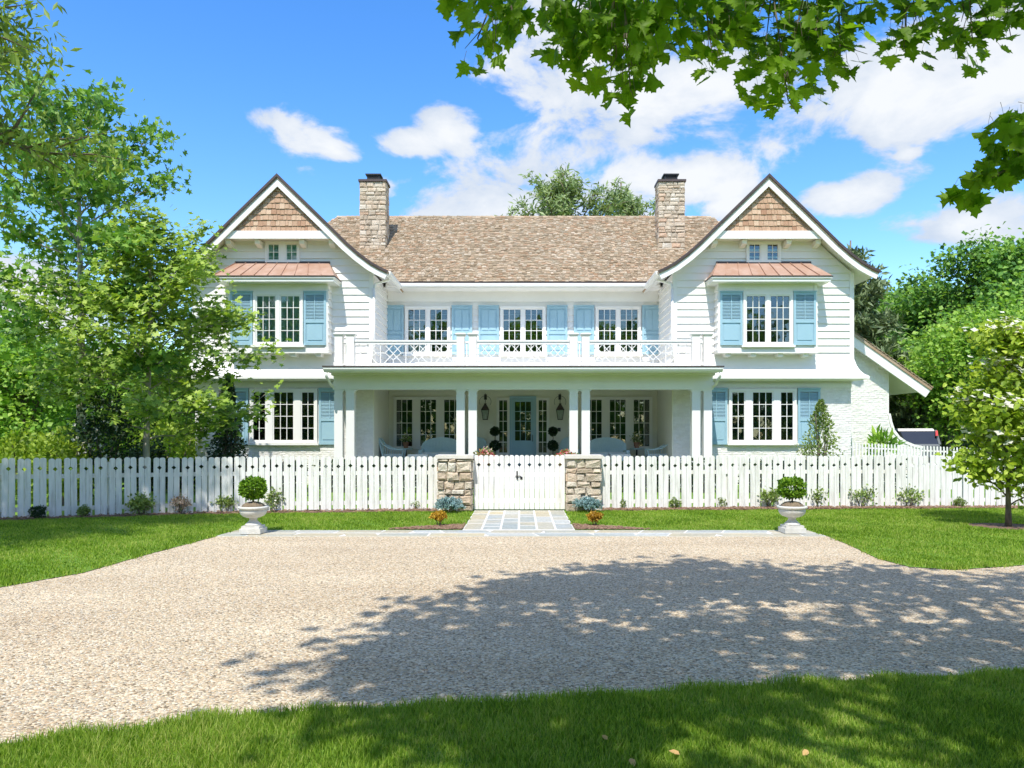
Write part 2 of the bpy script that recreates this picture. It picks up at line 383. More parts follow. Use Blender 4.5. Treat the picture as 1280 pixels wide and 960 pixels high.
LEAF['star'] = fan([(0, .12, .0), (.05, .5, .08), (.38, .22, .02), (.62, .5, .06), (.68, .14, .0), (1, 0, -.1), (.68, -.14, .0), (.62, -.5, .06), (.38, -.22, .02), (.05, -.5, .08), (0, -.12, 0)], (.35, 0, -.02))
half = [(.02, .10, 0), (-.04, .30, .04), (.06, .27, .04), (.12, .50, .07), (.22, .36, .03), (.40, .60, .05), (.46, .46, .04), (.60, .50, .03), (.56, .33, .02), (.66, .17, 0), (.80, .24, 0), (.82, .10, -.03)]
LEAF['maple'] = fan([(0, 0, 0)] + half + [(1.0, 0, -.10)] + [(a, -b, c) for a, b, c in reversed(half)], (.32, 0, -.03))
LEAF['flower'] = (np.array([(0, 0, 0), (.22, .2, .03), (.5, 0, .05), (.22, -.2, .03), (-.2, .22, .03), (0, .5, .05), (-.5, 0, .05), (-.22, -.2, .03), (0, -.5, .05)], float),
                  np.array([(0, 3, 2), (0, 2, 1), (0, 1, 5), (0, 5, 4), (0, 4, 6), (0, 6, 7), (0, 7, 8), (0, 8, 3)]))

def leaves_np(P, size, kind, rng, up=.55, droop=0.0, dirs=None, jitter=.35, normal=(0, -.4, .92)):
    """Vertices and triangles of one leaf at every point of P."""
    n = len(P); T, Fc = LEAF[kind]
    N = rng.normal(size=(n, 3)); N /= np.linalg.norm(N, axis=1)[:, None]
    N = N * (1 - up) + np.array([0, 0, 1.0]) * up if normal is None else N * (1 - up) + np.array(normal) * up
    N /= np.linalg.norm(N, axis=1)[:, None]
    D = rng.normal(size=(n, 3))
    if dirs is not None: D = D * .45 + dirs
    D[:, 2] -= droop
    D -= N * (D * N).sum(1)[:, None]; D /= np.linalg.norm(D, axis=1)[:, None] + 1e-9
    B = np.cross(N, D)
    s = size * (1 + rng.uniform(-jitter, jitter, size=n))
    V = P[:, None, :] + s[:, None, None] * (T[None, :, 0:1] * D[:, None, :] + T[None, :, 1:2] * B[:, None, :] + T[None, :, 2:3] * N[:, None, :])
    k = len(T)
    return V.reshape(-1, 3), (Fc[None] + (np.arange(n) * k)[:, None, None]).reshape(-1, 3)

def foliage(name, P, size, kind, m, parent, rng, stuff=False, **kw):
    V, Fc = leaves_np(P, size, kind, rng, **kw)
    o = Vector((V.min(0) + V.max(0)) / 2)
    return link(name, mesh_np(name, V - np.array(o), Fc, m), o, parent, kind='stuff' if stuff else None)

def make_tree(name, label, cat, loc, H, r0, R, crown0=.3, limbs=16, twigs=7, leaves=6000, size=.16, kind='kite', lm='wood_leaf', bark='bark', seed=1,
              env=None, sigma=.32, up=.55, droop=0., lean=(0, 0), rise=(10, 55), group=None, crown_name='crown', top=.96, off=(0, 0), flower=None, keep=None):
    """Tapered trunk, limbs, twigs, leaves round the twigs; env(t) gives the crown's half width at height share t."""
    rnd = random.Random(seed); rng = np.random.default_rng(seed)
    root = thing(name, label, cat, loc, group)
    if env is None: env = lambda t: math.sin(PI * min(max((t * .86 + .14), 0), 1)) ** .7
    x0, y0, z0 = loc
    wood = MB(); tp = []
    ph = rnd.uniform(0, 6)
    for i in range(9):
        t = i / 8
        tp.append(Vector((x0 + lean[0] * t * t + .018 * H * math.sin(ph + 3 * t) * t, y0 + lean[1] * t * t + .018 * H * math.cos(ph * 2 + 3 * t) * t, z0 - .05 + t * H * top)))
    wood.tube(tp, [r0 * (1.25 if i == 0 else 1) * (1 - .9 * i / 8) + .006 for i in range(9)], 9)
    def trunk_at(t):
        k = min(int(t * 8), 7); f = t * 8 - k; return tp[k].lerp(tp[k + 1], f)
    P = []; D = []
    for i in range(limbs):
        t = crown0 + (1 - crown0) * (i + rnd.random() * .8) / limbs
        tc_ = (t - crown0) / (1 - crown0)
        az = i * 2.4 + rnd.uniform(-.5, .5); L = R * env(tc_) * rnd.uniform(.72, 1.12) + .05
        el = math.radians(rise[0] + (rise[1] - rise[0]) * tc_ + rnd.uniform(-10, 10))
        a = trunk_at(min(t * .93, .985)); d = Vector((math.cos(az) * math.cos(el) + off[0] * .5, math.sin(az) * math.cos(el) + off[1] * .5, math.sin(el)))
        pts = [a]
        for k in range(1, 6):
            pts.append(a + d * L * k / 5 + Vector((rnd.uniform(-1, 1), rnd.uniform(-1, 1), rnd.uniform(-.4, 1))) * .05 * L + Vector((0, 0, -droop * .12 * L * (k / 5) ** 2)))
        rl = max(.010, r0 * .42 * (1 - .7 * t))
        wood.tube(pts, [rl * (1 - .16 * k) for k in range(6)], 5, cap=False)
        ntw = max(2, int(twigs * (.4 + L / R)))
        for j in range(ntw):
            s = .22 + .8 * (j + rnd.random()) / ntw; s = min(s, 1)
            k = min(int(s * 5), 4); b = pts[k].lerp(pts[k + 1], s * 5 - k)
            dd = (d + Vector((rnd.gauss(0, .75), rnd.gauss(0, .75), rnd.gauss(.1, .45)))).normalized()
            Lt = L * rnd.uniform(.18, .42) + .12
            e = b + dd * Lt
            wood.tube([b, b.lerp(e, .55) + Vector((0, 0, .04 * Lt)), e], [rl * .4, rl * .28, .003], 3, cap=False)
            w = (.35 + s)
            P.append((np.array(b), np.array(e), w)); D.append(np.array(dd))
    wts = np.array([p[2] * (np.linalg.norm(p[1] - p[0]) + .15) for p in P]); wts /= wts.sum()
    idx = rng.choice(len(P), size=leaves, p=wts)
    A = np.array([p[0] for p in P])[idx]; B = np.array([p[1] for p in P])[idx]; DD = np.array(D)[idx]
    f = rng.uniform(.1, 1.08, size=(leaves, 1))
    Q = A + (B - A) * f + np.clip(rng.normal(size=(leaves, 3)), -1.6, 1.6) * np.array([sigma, sigma, sigma * .6])
    Q = Q[Q[:, 2] > z0 + .1] if len(Q) else Q
    if keep is not None: Q = Q[keep(Q)]
    wood.build('trunk', M[bark], root, smooth=True)
    foliage(crown_name, Q, size, kind, M[lm], root, rng, up=up, droop=droop)
    if flower:
        fm, fn, fs, sel = flower
        q = Q[sel(Q)]; q = q[rng.choice(len(q), size=min(fn, len(q)), replace=False)]
        foliage('blossoms', q + np.array([0, -.03, .05]), fs, 'flower', M[fm], root, rng, up=.75, normal=(0, -.45, .9))
    return root

def shrub(name, label, cat, loc, r, h, lm, n=500, size=.04, kind='kite', seed=1, shape='ball', stems=5, group=None, up=.3, low=.1, flower=None, loose=.0):
    """A small plant: stems fanning from the ground, leaves filling an uneven mound."""
    rnd = random.Random(seed); rng = np.random.default_rng(seed)
    root = thing(name, label, cat, loc, group); x, y, z = loc
    st = MB(); tips = []; n = int(n * 1.6) if r < .4 else n
    for i in range(stems):
        a = 2 * PI * i / stems + rnd.uniform(-.4, .4); rr = r * rnd.uniform(.3, .8)
        e = Vector((x + rr * math.cos(a), y + rr * math.sin(a), z + h * rnd.uniform(.55, .9)))
        b = Vector((x + .06 * r * math.cos(a), y + .06 * r * math.sin(a), z - .02))
        st.tube([b, b.lerp(e, .5) + Vector((0, 0, .06 * h)), e], [.016 * (h + .25), .011 * (h + .25), .005 * (h + .2)], 5, cap=False); tips.append(np.array(e))
    st.build('stem', M['bark'], root, smooth=True)
    u = rng.normal(size=(n, 3)); u /= np.linalg.norm(u, axis=1)[:, None]
    rad = rng.uniform(.25, 1, size=(n, 1)) ** .45
    bump_ = 1 + .18 * np.sin(u[:, 0:1] * 5 + seed) + .14 * np.sin(u[:, 1:2] * 7 + 2 * seed) + .14 * np.sin(u[:, 2:3] * 6 + seed * 3)
    q = u * rad * bump_
    if shape == 'cone':
        t = rng.uniform(0, 1, size=(n, 1)) ** .8
        ang = rng.uniform(0, 2 * PI, size=(n, 1)); rr = r * (1 - t) ** .75 * rng.uniform(.35, 1.1, size=(n, 1)) * (1 + .15 * np.sin(t * 23 + ang * 2)) + .02
        P = np.hstack([x + rr * np.cos(ang), y + rr * np.sin(ang), z + low + t * (h - low)])
    else:
        P = np.hstack([x + q[:, 0:1] * r, y + q[:, 1:2] * r, z + low + (h - low) * (.5 + .5 * q[:, 2:3])])
        if loose:
            tp_ = np.array(tips)[rng.integers(0, len(tips), n)]
            k = int(n * loose); P[:k] = tp_[:k] + rng.normal(size=(k, 3)) * r * .25
    P[:, 2] = np.maximum(P[:, 2], z + .02)
    dirs = P - np.array([x, y, z + h * .35]); dirs /= np.linalg.norm(dirs, axis=1)[:, None] + 1e-6
    foliage('foliage', P, size, kind, M[lm], root, rng, up=up, dirs=dirs)
    if flower:
        fm, fn, fs = flower
        s = P[rng.choice(n, fn)] + dirs[rng.choice(n, fn)] * .02
        foliage('blossoms', s, fs, 'flower', M[fm], root, rng, up=.5, normal=(0, -.6, .6))
    return root

# ================================================================== GROUND
def inpoly(X, Y, poly):
    inside = np.zeros(len(X), bool); k = len(poly); j = k - 1
    for i in range(k):
        xi, yi = poly[i]; xj, yj = poly[j]
        c = ((yi > Y) != (yj > Y)) & (X < (xj - xi) * (Y - yi) / (yj - yi + 1e-12) + xi)
        inside ^= c; j = i
    return inside
def sheet(name, poly, z, m, parent=None):
    mb = MB(); mb.poly([(x, y, z) for x, y in poly]); return mb.build(name, m, parent, kind='structure')

FENCE_L = [(-1.83, 17.03), (-6.67, 16.35), (-10.25, 15.1), (-14.5, 13.3)]
FENCE_R = [(1.72, 17.03), (7.5, 17.5), (15.5, 17.7)]
GRAVEL = [(-5.0, 12.55), (5.0, 12.55), (4.92, 11.5), (4.76, 10.3), (4.85, 9.6), (5.3, 9.4), (6.4, 9.75), (9, 10.1), (30, 11), (30, 8.4), (10, 6.3),
          (3.5, 5.33), (1.29, 5.0), (-.06, 4.73), (-1.53, 4.53), (-2.8, 4.06), (-8, 3.0), (-30, 0), (-30, 5.5), (-10, 7.0), (-7.5, 7.6), (-5.7, 8.2), (-5.25, 9.2), (-5.18, 10.6), (-5.05, 11.8)]
FRONT_EDGE = [(-8, 3.0), (-2.8, 4.06), (-1.53, 4.53), (-.06, 4.73), (1.29, 5.0), (3.5, 5.33), (10, 6.3)]
LAWN_FRONT = FRONT_EDGE + [(10, -8), (-8, -8)]
LAWN_LEFT = [(-5.05, 11.8), (-5.0, 12.55), (-4.95, 13.35), (-1.05, 13.35), (-1.05, 16.5), (-1.9, 16.62), (-6.72, 16.0), (-10.4, 14.75), (-14.7, 12.95), (-22, 10), (-22, 6.2), (-10, 7.0), (-7.5, 7.6), (-5.7, 8.2), (-5.25, 9.2), (-5.18, 10.6)]
LAWN_RIGHT = [(.95, 13.35), (4.95, 13.35), (5.0, 12.55), (4.92, 11.5), (4.76, 10.3), (4.85, 9.6), (5.3, 9.4), (6.4, 9.75), (9, 10.1), (22, 10.7), (22, 17.3), (15.5, 17.3), (7.5, 17.1), (1.9, 16.62), (.95, 16.5)]

def groundmat():
    m = mat('ground_grass', (.10, .19, .016), (.20, .33, .04), 1.4, .95, .8, 60, c3=(.14, .26, .025)); return m
M['ground'] = groundmat()
def gravelmat():
    m = bpy.data.materials.new('pea_gravel'); m.use_nodes = True
    n, l = m.node_tree.nodes, m.node_tree.links; b = n['Principled BSDF']; b.inputs['Roughness'].default_value = .85; b.inputs['Specular IOR Level'].default_value = .25
    geo = n.new('ShaderNodeNewGeometry')
    vo = n.new('ShaderNodeTexVoronoi'); vo.inputs['Scale'].default_value = 60; l.new(geo.outputs['Position'], vo.inputs['Vector'])
    sp = n.new('ShaderNodeSeparateColor'); l.new(vo.outputs['Color'], sp.inputs[0])
    r = n.new('ShaderNodeValToRGB'); cols = [(.21, .18, .13), (.48, .42, .31), (.55, .475, .35), (.40, .38, .32), (.63, .59, .47), (.46, .37, .265), (.70, .66, .56), (.34, .31, .25)]
    r.color_ramp.elements[0].color = (*cols[0], 1); r.color_ramp.elements[1].color = (*cols[-1], 1)
    for i in range(1, 7):
        e = r.color_ramp.elements.new(i / 7); e.color = (*cols[i], 1)
    r.color_ramp.interpolation = 'CONSTANT'
    l.new(sp.outputs[0], r.inputs[0])
    nz = n.new('ShaderNodeTexNoise'); nz.inputs['Scale'].default_value = .7; nz.inputs['Detail'].default_value = 6; mpp = n.new('ShaderNodeMapping'); mpp.inputs['Scale'].default_value = (.45, 1.5, 1); l.new(geo.outputs['Position'], mpp.inputs['Vector']); l.new(mpp.outputs[0], nz.inputs['Vector'])
    mr = n.new('ShaderNodeMapRange'); l.new(nz.outputs[0], mr.inputs[0]); mr.inputs[1].default_value = .3; mr.inputs[2].default_value = .7; mr.inputs[3].default_value = 0; mr.inputs[4].default_value = 1
    tint = n.new('ShaderNodeMix'); tint.data_type = 'RGBA'; l.new(mr.outputs[0], tint.inputs[0]); tint.inputs[6].default_value = (.95, .83, .70, 1); tint.inputs[7].default_value = (1.17, 1.06, .93, 1)
    mm = n.new('ShaderNodeMix'); mm.data_type = 'RGBA'; mm.blend_type = 'MULTIPLY'; mm.inputs[0].default_value = 1; l.new(r.outputs[0], mm.inputs[6]); l.new(tint.outputs[2], mm.inputs[7])
    l.new(mm.outputs[2], b.inputs['Base Color'])
    bp = n.new('ShaderNodeBump'); bp.invert = True; bp.inputs['Strength'].default_value = 1; bp.inputs['Distance'].default_value = .009
    l.new(vo.outputs['Distance'], bp.inputs['Height']); l.new(bp.outputs[0], b.inputs['Normal'])
    return m
M['gravel'] = gravelmat()
M['pebble'] = piecemat('loose_pebble', [(.25, .21, .165), (.49, .435, .33), (.58, .50, .39), (.42, .40, .35), (.69, .66, .55), (.50, .40, .30), (.75, .73, .64)], .85, .2, 60, .1, 1)

sheet('ground', [(-400, -150), (400, -150), (400, 500), (-400, 500)], 0, M['ground'])
gravel = sheet('gravel_drive', GRAVEL, .008, M['gravel'])
sheet('front_lawn', LAWN_FRONT, .016, M['ground'])
sheet('left_lawn', LAWN_LEFT, .016, M['ground'])
sheet('right_lawn', LAWN_RIGHT, .016, M['ground'])
# mulch beds along the fence and beside the path
def strip(line, w0, w1):
    a = [(x, y + w0) for x, y in line]; return a + [(x, y + w1) for x, y in reversed(line)]
bed_l = sheet('mulch_bed', strip(FENCE_L, -.42, .15), .020, M['mulch'])
bed_r = sheet('mulch_bed', strip(FENCE_R, -.42, .15), .020, M['mulch']); path_beds = {}
for sx in (-1, 1):
    c = [(-.05 + sx * 1.0, 13.4), (-.05 + sx * 2.3, 13.4), (-.05 + sx * 1.8, 13.75), (-.05 + sx * 1.35, 13.95), (-.05 + sx * 1.0, 14.2)]
    path_beds[sx] = (sheet('mulch_bed', c, .0215, M['mulch']), c)
mb = MB()
mb.poly([(8.72 + .62 * math.cos(a) * (1 + .1 * math.sin(3 * a)), 13.85 + .55 * math.sin(a), .0215) for a in np.linspace(0, 2 * PI, 25)[:-1]])
mb.build('mulch_ring', M['mulch'], kind='structure')

# pebbles proud of the gravel sheet
rng = np.random.default_rng(5)
def scatter(poly, n, x0, x1, y0, y1, bias=1.0):
    Y = y0 + (y1 - y0) * rng.uniform(0, 1, n) ** bias; X = rng.uniform(x0, x1, n)
    k = inpoly(X, Y, poly); return X[k], Y[k]
X, Y = scatter(GRAVEL, 120000, -6, 7.5, 3.3, 12.5, 1.25)
k = np.abs(X + .1) < .72 * Y + .4; X, Y = X[k], Y[k]
n = len(X)
octa = np.array([(1, 0, 0), (0, 1, 0), (-1, 0, 0), (0, -1, 0), (.1, .1, 1), (0, 0, -1)], float)
of = np.array([(0, 1, 4), (1, 2, 4), (2, 3, 4), (3, 0, 4)])
sc = rng.uniform(.0035, .0075, size=(n, 1, 1)) * (1 + rng.uniform(-.3, .3, size=(n, 6, 3)))
an = rng.uniform(0, 2 * PI, n); ca, sa = np.cos(an), np.sin(an)
V = octa[None] * sc; V[:, :, 2] *= .75
Vx = V[:, :, 0] * ca[:, None] - V[:, :, 1] * sa[:, None] + X[:, None]; Vy = V[:, :, 0] * sa[:, None] + V[:, :, 1] * ca[:, None] + Y[:, None]
V = np.stack([Vx, Vy, V[:, :, 2] + .010], -1).reshape(-1, 3)
link('pebbles', mesh_np('pebbles', V, (of[None] + (np.arange(n) * 6)[:, None, None]).reshape(-1, 3), M['pebble']), (0, 0, 0), gravel, kind='stuff')

def grass(name, poly, n, x0, x1, y0, y1, h, w, bias=1.0, seed=1, avoid=None):
    r = np.random.default_rng(seed)
    Y = y0 + (y1 - y0) * r.uniform(0, 1, n) ** bias; X = r.uniform(x0, x1, n)
    k = inpoly(X + .035 * np.sin(9 * Y + 5 * X) + .03 * r.normal(size=n), Y + .035 * np.sin(8 * X + 3 * Y) + .03 * r.normal(size=n), poly)
    k &= np.abs(X + .1) < .72 * Y + .6
    if avoid is not None: k &= ~avoid(X, Y)
    X, Y = X[k], Y[k]; n = len(X)
    patch = .8 + .25 * np.sin(X * 1.7 + 1.3 * np.sin(Y * 1.1)) * np.sin(Y * 2.3 + X) + .15 * np.sin(X * 9 + Y * 7)
    hh = h * patch * r.uniform(.6, 1.25, n); a = r.uniform(0, 2 * PI, n); lean = r.uniform(.1, .8, n) * hh
    wx, wy = np.cos(a) * w, np.sin(a) * w; b = a + PI / 2 + r.normal(0, .7, n); lx, ly = np.cos(b) * lean, np.sin(b) * lean
    z0 = .012
    V = np.stack([np.stack([X - wx, Y - wy, np.full(n, z0)], 1), np.stack([X + wx, Y + wy, np.full(n, z0)], 1),
                  np.stack([X + wx * .7 + lx * .35, Y + wy * .7 + ly * .35, z0 + hh * .6], 1), np.stack([X - wx * .7 + lx * .35, Y - wy * .7 + ly * .35, z0 + hh * .6], 1),
                  np.stack([X + lx, Y + ly, z0 + hh], 1)], 1).reshape(-1, 3)
    Fc = np.array([(0, 1, 2), (0, 2, 3), (3, 2, 4)])
    o = link(name, mesh_np(name, V, (Fc[None] + (np.arange(n) * 5)[:, None, None]).reshape(-1, 3), M['grass']), (0, 0, 0), kind='stuff')
    return o
def beds(X, Y):
    k = (np.hypot((X - 8.72) / .62, (Y - 13.85) / .55) < 1)
    k |= inpoly(X, Y, strip(FENCE_L, -.40, .2)) | inpoly(X, Y, strip(FENCE_R, -.40, .2))
    for s in (-1, 1): k |= (np.hypot((X + .05 - s * 1.45) / .7, (Y - 13.45) / .62) < 1 + .12 * np.sin(X * 23 + Y * 31))
    return k
tag(grass('lawn_grass', LAWN_FRONT, 230000, -3.2, 4.6, 3.3, 5.6, .062, .0028, 1, 1), 'bright mown grass of the near lawn, half in the shade of the maple', 'grass')
tag(grass('lawn_grass', LAWN_LEFT, 230000, -12.5, -1, 7.5, 16.9, .05, .006, 1, 2, beds), 'mown grass between the gravel and the left run of white fence', 'grass')
tag(grass('lawn_grass', LAWN_RIGHT, 230000, .9, 13, 9.2, 17.4, .05, .006, 1, 3, beds), 'mown grass between the gravel and the right run of white fence', 'grass')

def chips(poly, n, x0, x1, y0, y1, hmax, parent):
    X, Y = scatter(poly, n, x0, x1, y0, y1); n = len(X)
    sc = rng.uniform(.012, .03, size=(n, 1, 1)) * (1 + rng.uniform(-.4, .4, size=(n, 6, 3))); V = octa[None] * sc; V[:, :, 2] *= .6
    an = rng.uniform(0, 2 * PI, n); ca, sa = np.cos(an), np.sin(an)
    V = np.stack([V[:, :, 0] * 1.6 * ca[:, None] - V[:, :, 1] * .7 * sa[:, None] + X[:, None], V[:, :, 0] * 1.6 * sa[:, None] + V[:, :, 1] * .7 * ca[:, None] + Y[:, None],
                  V[:, :, 2] + .02 + rng.uniform(0, hmax, size=(n, 1))], -1).reshape(-1, 3)
    link('bark_chips', mesh_np('bark_chips', V, (of[None] + (np.arange(n) * 6)[:, None, None]).reshape(-1, 3), M['chip']), (0, 0, 0), parent, kind='stuff')
M['chip'] = piecemat('bark_chip', [(.11, .06, .04), (.22, .14, .09), (.32, .21, .14), (.16, .09, .055)], .95, .3, 60, .1, 2)
chips(strip(FENCE_L, -.42, .1), 16000, -12.5, -1.8, 13, 17.2, .045, bed_l)
chips(strip(FENCE_R, -.42, .1), 16000, 1.7, 13, 16.6, 17.9, .045, bed_r)
for sx in (-1, 1): chips(path_beds[sx][1], 2600, -.05 + min(sx, sx * 2.4), -.05 + max(sx, sx * 2.4), 13.3, 14.3, .02, path_beds[sx][0])

# ---- flagstones
base = MB(); base.box(-1.03, .93, 13.36, 16.9, -.05, .014); base.box(-4.99, 4.99, 12.575, 13.356, -.05, .013)
path = base.build('flagstone_path', M['joint'], kind='structure')
rs = random.Random(11)
def flag(x0, x1, y0, y1, skew=0.0):
    g = .02; gy = .045; h = .0165 + rs.uniform(0, .0015)
    mb = MB(); j = lambda: rs.uniform(-.006, .006)
    mb.hex([(x0 + g + j() + skew, y0 + gy + j(), .0), (x1 - g + j() + skew, y0 + gy + j(), .0), (x1 - g + j() - skew, y1 - gy + j(), .0), (x0 + g + j() - skew, y1 - gy + j(), .0),
            (x0 + g + skew, y0 + gy, h), (x1 - g + skew, y0 + gy, h), (x1 - g - skew, y1 - gy, h), (x0 + g - skew, y1 - gy, h)])
    mb.build('flagstone', M['flag'], path)
cols = [-1.03, -.70, -.37, -.05, .27, .60, .93]
for c in range(6):
    y = 13.40
    while y < 16.8:
        L = rs.choice((.45, .6, .75, .95, 1.2)); y1 = min(y + L, 16.9)
        if 16.9 - y1 < .3: y1 = 16.9
        flag(cols[c], cols[c + 1], y, y1); y = y1
for r, (y0, y1) in enumerate(((12.54, 12.95), (12.95, 13.35))):
    x = -4.98
    while x < 4.9:
        w = rs.uniform(.45, .95); x1 = min(x + w, 4.98)
        if 4.98 - x1 < .3: x1 = 4.98
        flag(x, x1, y0, y1, rs.choice((-.06, -.04, 0, .05)) if -4 < x < 4 else 0); x = x1

# ================================================================== HOUSE
HC = .05                                             # x of the house's middle
house = thing('house', 'large white house with blue shutters, twin gables and a long front porch', 'house', (HC, 26, 0))
def hx(x): return HC + x

# --- pane meshes are shared
_pane = {}
rp = random.Random(21)
def pane(cx, cy, cz, w, h, parent):
    k = (round(w, 3), round(h, 3))
    if k not in _pane:
        mb = MB(); mb.box(-w / 2, w / 2, -.003, .003, -h / 2, h / 2); me = bpy.data.meshes.new('pane')
        me.from_pydata(mb.v, [], mb.f); me.materials.append(M['glass']); _pane[k] = me
    link('pane', _pane[k], (cx, cy, cz), parent, rot=(math.radians(rp.uniform(-.5, .5)), 0, math.radians(rp.uniform(-.5, .5))))

def window(units, z0, z1, y, rows, casing=.08, fr='trim', sill=True, name='window', curtain=False, depth=.22, paint=None, low_panel=0.0):
    """Casement units side by side in one casing on the wall plane y (outside is -y): bars, panes, a shallow dark room box."""
    m = MB(); xa = min(u[0] for u in units); xb = max(u[1] for u in units)
    c = casing; yf = y - .07
    m.box(xa - c, xa, yf, y + .01, z0, z1); m.box(xb, xb + c, yf, y + .01, z0, z1)
    m.box(xa - c - .004, xb + c + .004, yf - .004, y + .01, z1, z1 + c)
    m.box(xa - c - .004, xb + c + .004, yf - .004, y + .01, z0 - c * .8, z0)
    us = sorted(units)
    for a, b in zip(us, us[1:]): m.box(a[1], b[0], yf + .004, y + .01, z0, z1)
    w = m.build(name, M[fr], house)
    s = MB()
    for x0, x1, cols in us:
        e = .045; ya, yb = y - .048, y - .012
        s.box(x0, x0 + e, ya, yb, z0, z1); s.box(x1 - e, x1, ya, yb, z0, z1)
        s.box(x0 + e, x1 - e, ya + .002, yb, z1 - e, z1); s.box(x0 + e, x1 - e, ya + .002, yb, z0, z0 + e)
        gx0, gx1, gz0, gz1 = x0 + e, x1 - e, z0 + e, z1 - e
        for i in range(1, cols):
            xx = gx0 + (gx1 - gx0) * i / cols; s.box(xx - .011, xx + .011, ya + .006, yb, gz0, gz1)
        for i in range(1, rows):
            zz = gz0 + (gz1 - gz0) * i / rows; s.box(gx0, gx1, ya + .008, yb - .002, zz - .011, zz + .011)
        pw, phh = (gx1 - gx0) / cols, (gz1 - gz0) / rows
        for i in range(cols):
            for j in range(rows):
                pane(gx0 + pw * (i + .5), y - .022, gz0 + phh * (j + .5), pw - .022, phh - .022, w)
    s.build('sash', M[paint or fr], w)
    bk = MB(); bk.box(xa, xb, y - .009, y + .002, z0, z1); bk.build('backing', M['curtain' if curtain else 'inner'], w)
    if sill:
        q = MB(); q.box(xa - c - .06, xb + c + .06, y - .13, y + .01, z0 - c * .8 - .07, z0 - c * .8 - .004); q.build('sill', M['trim'], w)
    return w

def shutter(x0, x1, z0, z1, y, louvre=True):
    m = MB(); t = .07; ya, yb = y - .055, y - .004
    m.box(x0, x0 + t, ya, yb, z0, z1); m.box(x1 - t, x1, ya, yb, z0, z1)
    zm = z0 + (z1 - z0) * .45
    m.box(x0 + t, x1 - t, ya + .002, yb, z1 - .09, z1 - .001); m.box(x0 + t, x1 - t, ya + .002, yb, z0 + .001, z0 + .12)
    m.box(x0 + t, x1 - t, ya + .002, yb, zm - .05, zm + .05)
    m.box(x0 + t, x1 - t, yb - .02, yb, z0 + .12, zm - .05)
    m.box(x0 + t + .05, x1 - t - .05, ya + .012, yb - .02, z0 + .17, zm - .10)
    m.box(x0 - .012, x1 + .012, ya - .03, yb, z1 + .001, z1 + .035)
    xm = (x0 + x1) / 2
    if louvre: m.box(xm - .011, xm + .011, ya - .008, ya + .01, zm + .05, z1 - .09)
    else:
        m.box(x0 + t, x1 - t, yb - .02, yb, zm + .05, z1 - .09); m.box(x0 + t + .05, xm - .02, ya + .012, yb - .02, zm + .10, z1 - .14)
        m.box(xm + .02, x1 - t - .05, ya + .012, yb - .02, zm + .10, z1 - .14)
    s = m.build('shutter', M['blue'], house)
    if louvre:
        lv = MB(); z = zm + .055; dz = .048
        while z + dz < z1 - .09:
            lv.hex([(x0 + t, ya + .008, z), (x1 - t, ya + .008, z), (x1 - t, yb, z + .02), (x0 + t, yb, z + .02),
                    (x0 + t, ya + .008, z + .010), (x1 - t, ya + .008, z + .010), (x1 - t, yb, z + .048), (x0 + t, yb, z + .048)]); z += dz
        lv.build('louvres', M['blue'], s, kind='stuff')

def board(mb, p0, p1, p2, p3, n, tb=.05, tt=.012, back=.02):
    """Lap board: p0,p1 bottom edge, p2,p3 top edge on the wall plane; n outward."""
    n = Vector(n); P = [Vector(p) for p in (p0, p1, p2, p3)]
    mb.hex([P[0] + n * tb, P[1] + n * tb, P[1] - n * back, P[0] - n * back, P[3] + n * tt, P[2] + n * tt, P[2] - n * back, P[3] - n * back])

EXPO = .245
PROF = [(0, 0), (1.6, 1.56), (2.3, 2.25), (2.7, 2.60), (3.1, 2.90), (3.4, 3.07), (3.66, 3.19)]   # gable roof edge: out, down
ZA = 10.27
def prof_z(dx):
    dx = abs(dx)
    for (a, b), (c, d) in zip(PROF, PROF[1:]):
        if dx <= c: return ZA - (b + (d - b) * (dx - a) / (c - a))
    return ZA - PROF[-1][1]
def prof_x(z):                                        # half width of the gable at height z
    dr = ZA - z
    for (a, b), (c, d) in zip(PROF, PROF[1:]):
        if dr <= d: return a + (c - a) * (dr - b) / (d - b)
    return PROF[-1][0]
def prof_off(off):
    """The roof edge moved inwards (down) by off, as a polyline from left to right."""
    pts = [Vector((x, -d)) for x, d in PROF]; full = [Vector((-p.x, p.y)) for p in reversed(pts[1:])] + pts
    out = []
    for i, p in enumerate(full):
        n = Vector((0, 0))
        for a, b in ((i - 1, i), (i, i + 1)):
            if a >= 0 and b < len(full):
                d = (full[b] - full[a]).normalized(); n += Vector((d.y, -d.x))
        n.normalize(); sc = 1.0
        if 0 < i < len(full) - 1:
            d = (full[i] - full[i - 1]).normalized(); sc = 1 / max(.5, n.dot(Vector((d.y, -d.x))))
        out.append((p.x + n.x * off * sc, p.y + n.y * off * sc + ZA))
    return out

WC, WH = 8.12, 3.02                                   # wing centre and half width
GF_Y, UF_Y = 26.1, 26.0
core = MB()
for s in (-1, 1):
    core.box(hx(s * WC) - WH + .02, hx(s * WC) + WH - .02, GF_Y + .03, 36, 0, 3.7)
    x0, x1 = hx(s * WC) - WH + .02, hx(s * WC) + WH - .02
    pl = [(x0, 3.7), (x1, 3.7), (x1, 7.2)] + [(hx(s * WC) + dx, prof_z(dx) - .2) for dx in (2.7, 2.3, 1.6, 0, -1.6, -2.3, -2.7)] + [(x0, 7.2)]
    core.prism(pl, UF_Y + .02, 36)
core.box(hx(-5.2), hx(5.2), 28.83, 36, 3.5, 7.25)
core.box(hx(-5.2), hx(5.2), 29.03, 36, 0, 3.5)
core.build('wall', M['white'], house)

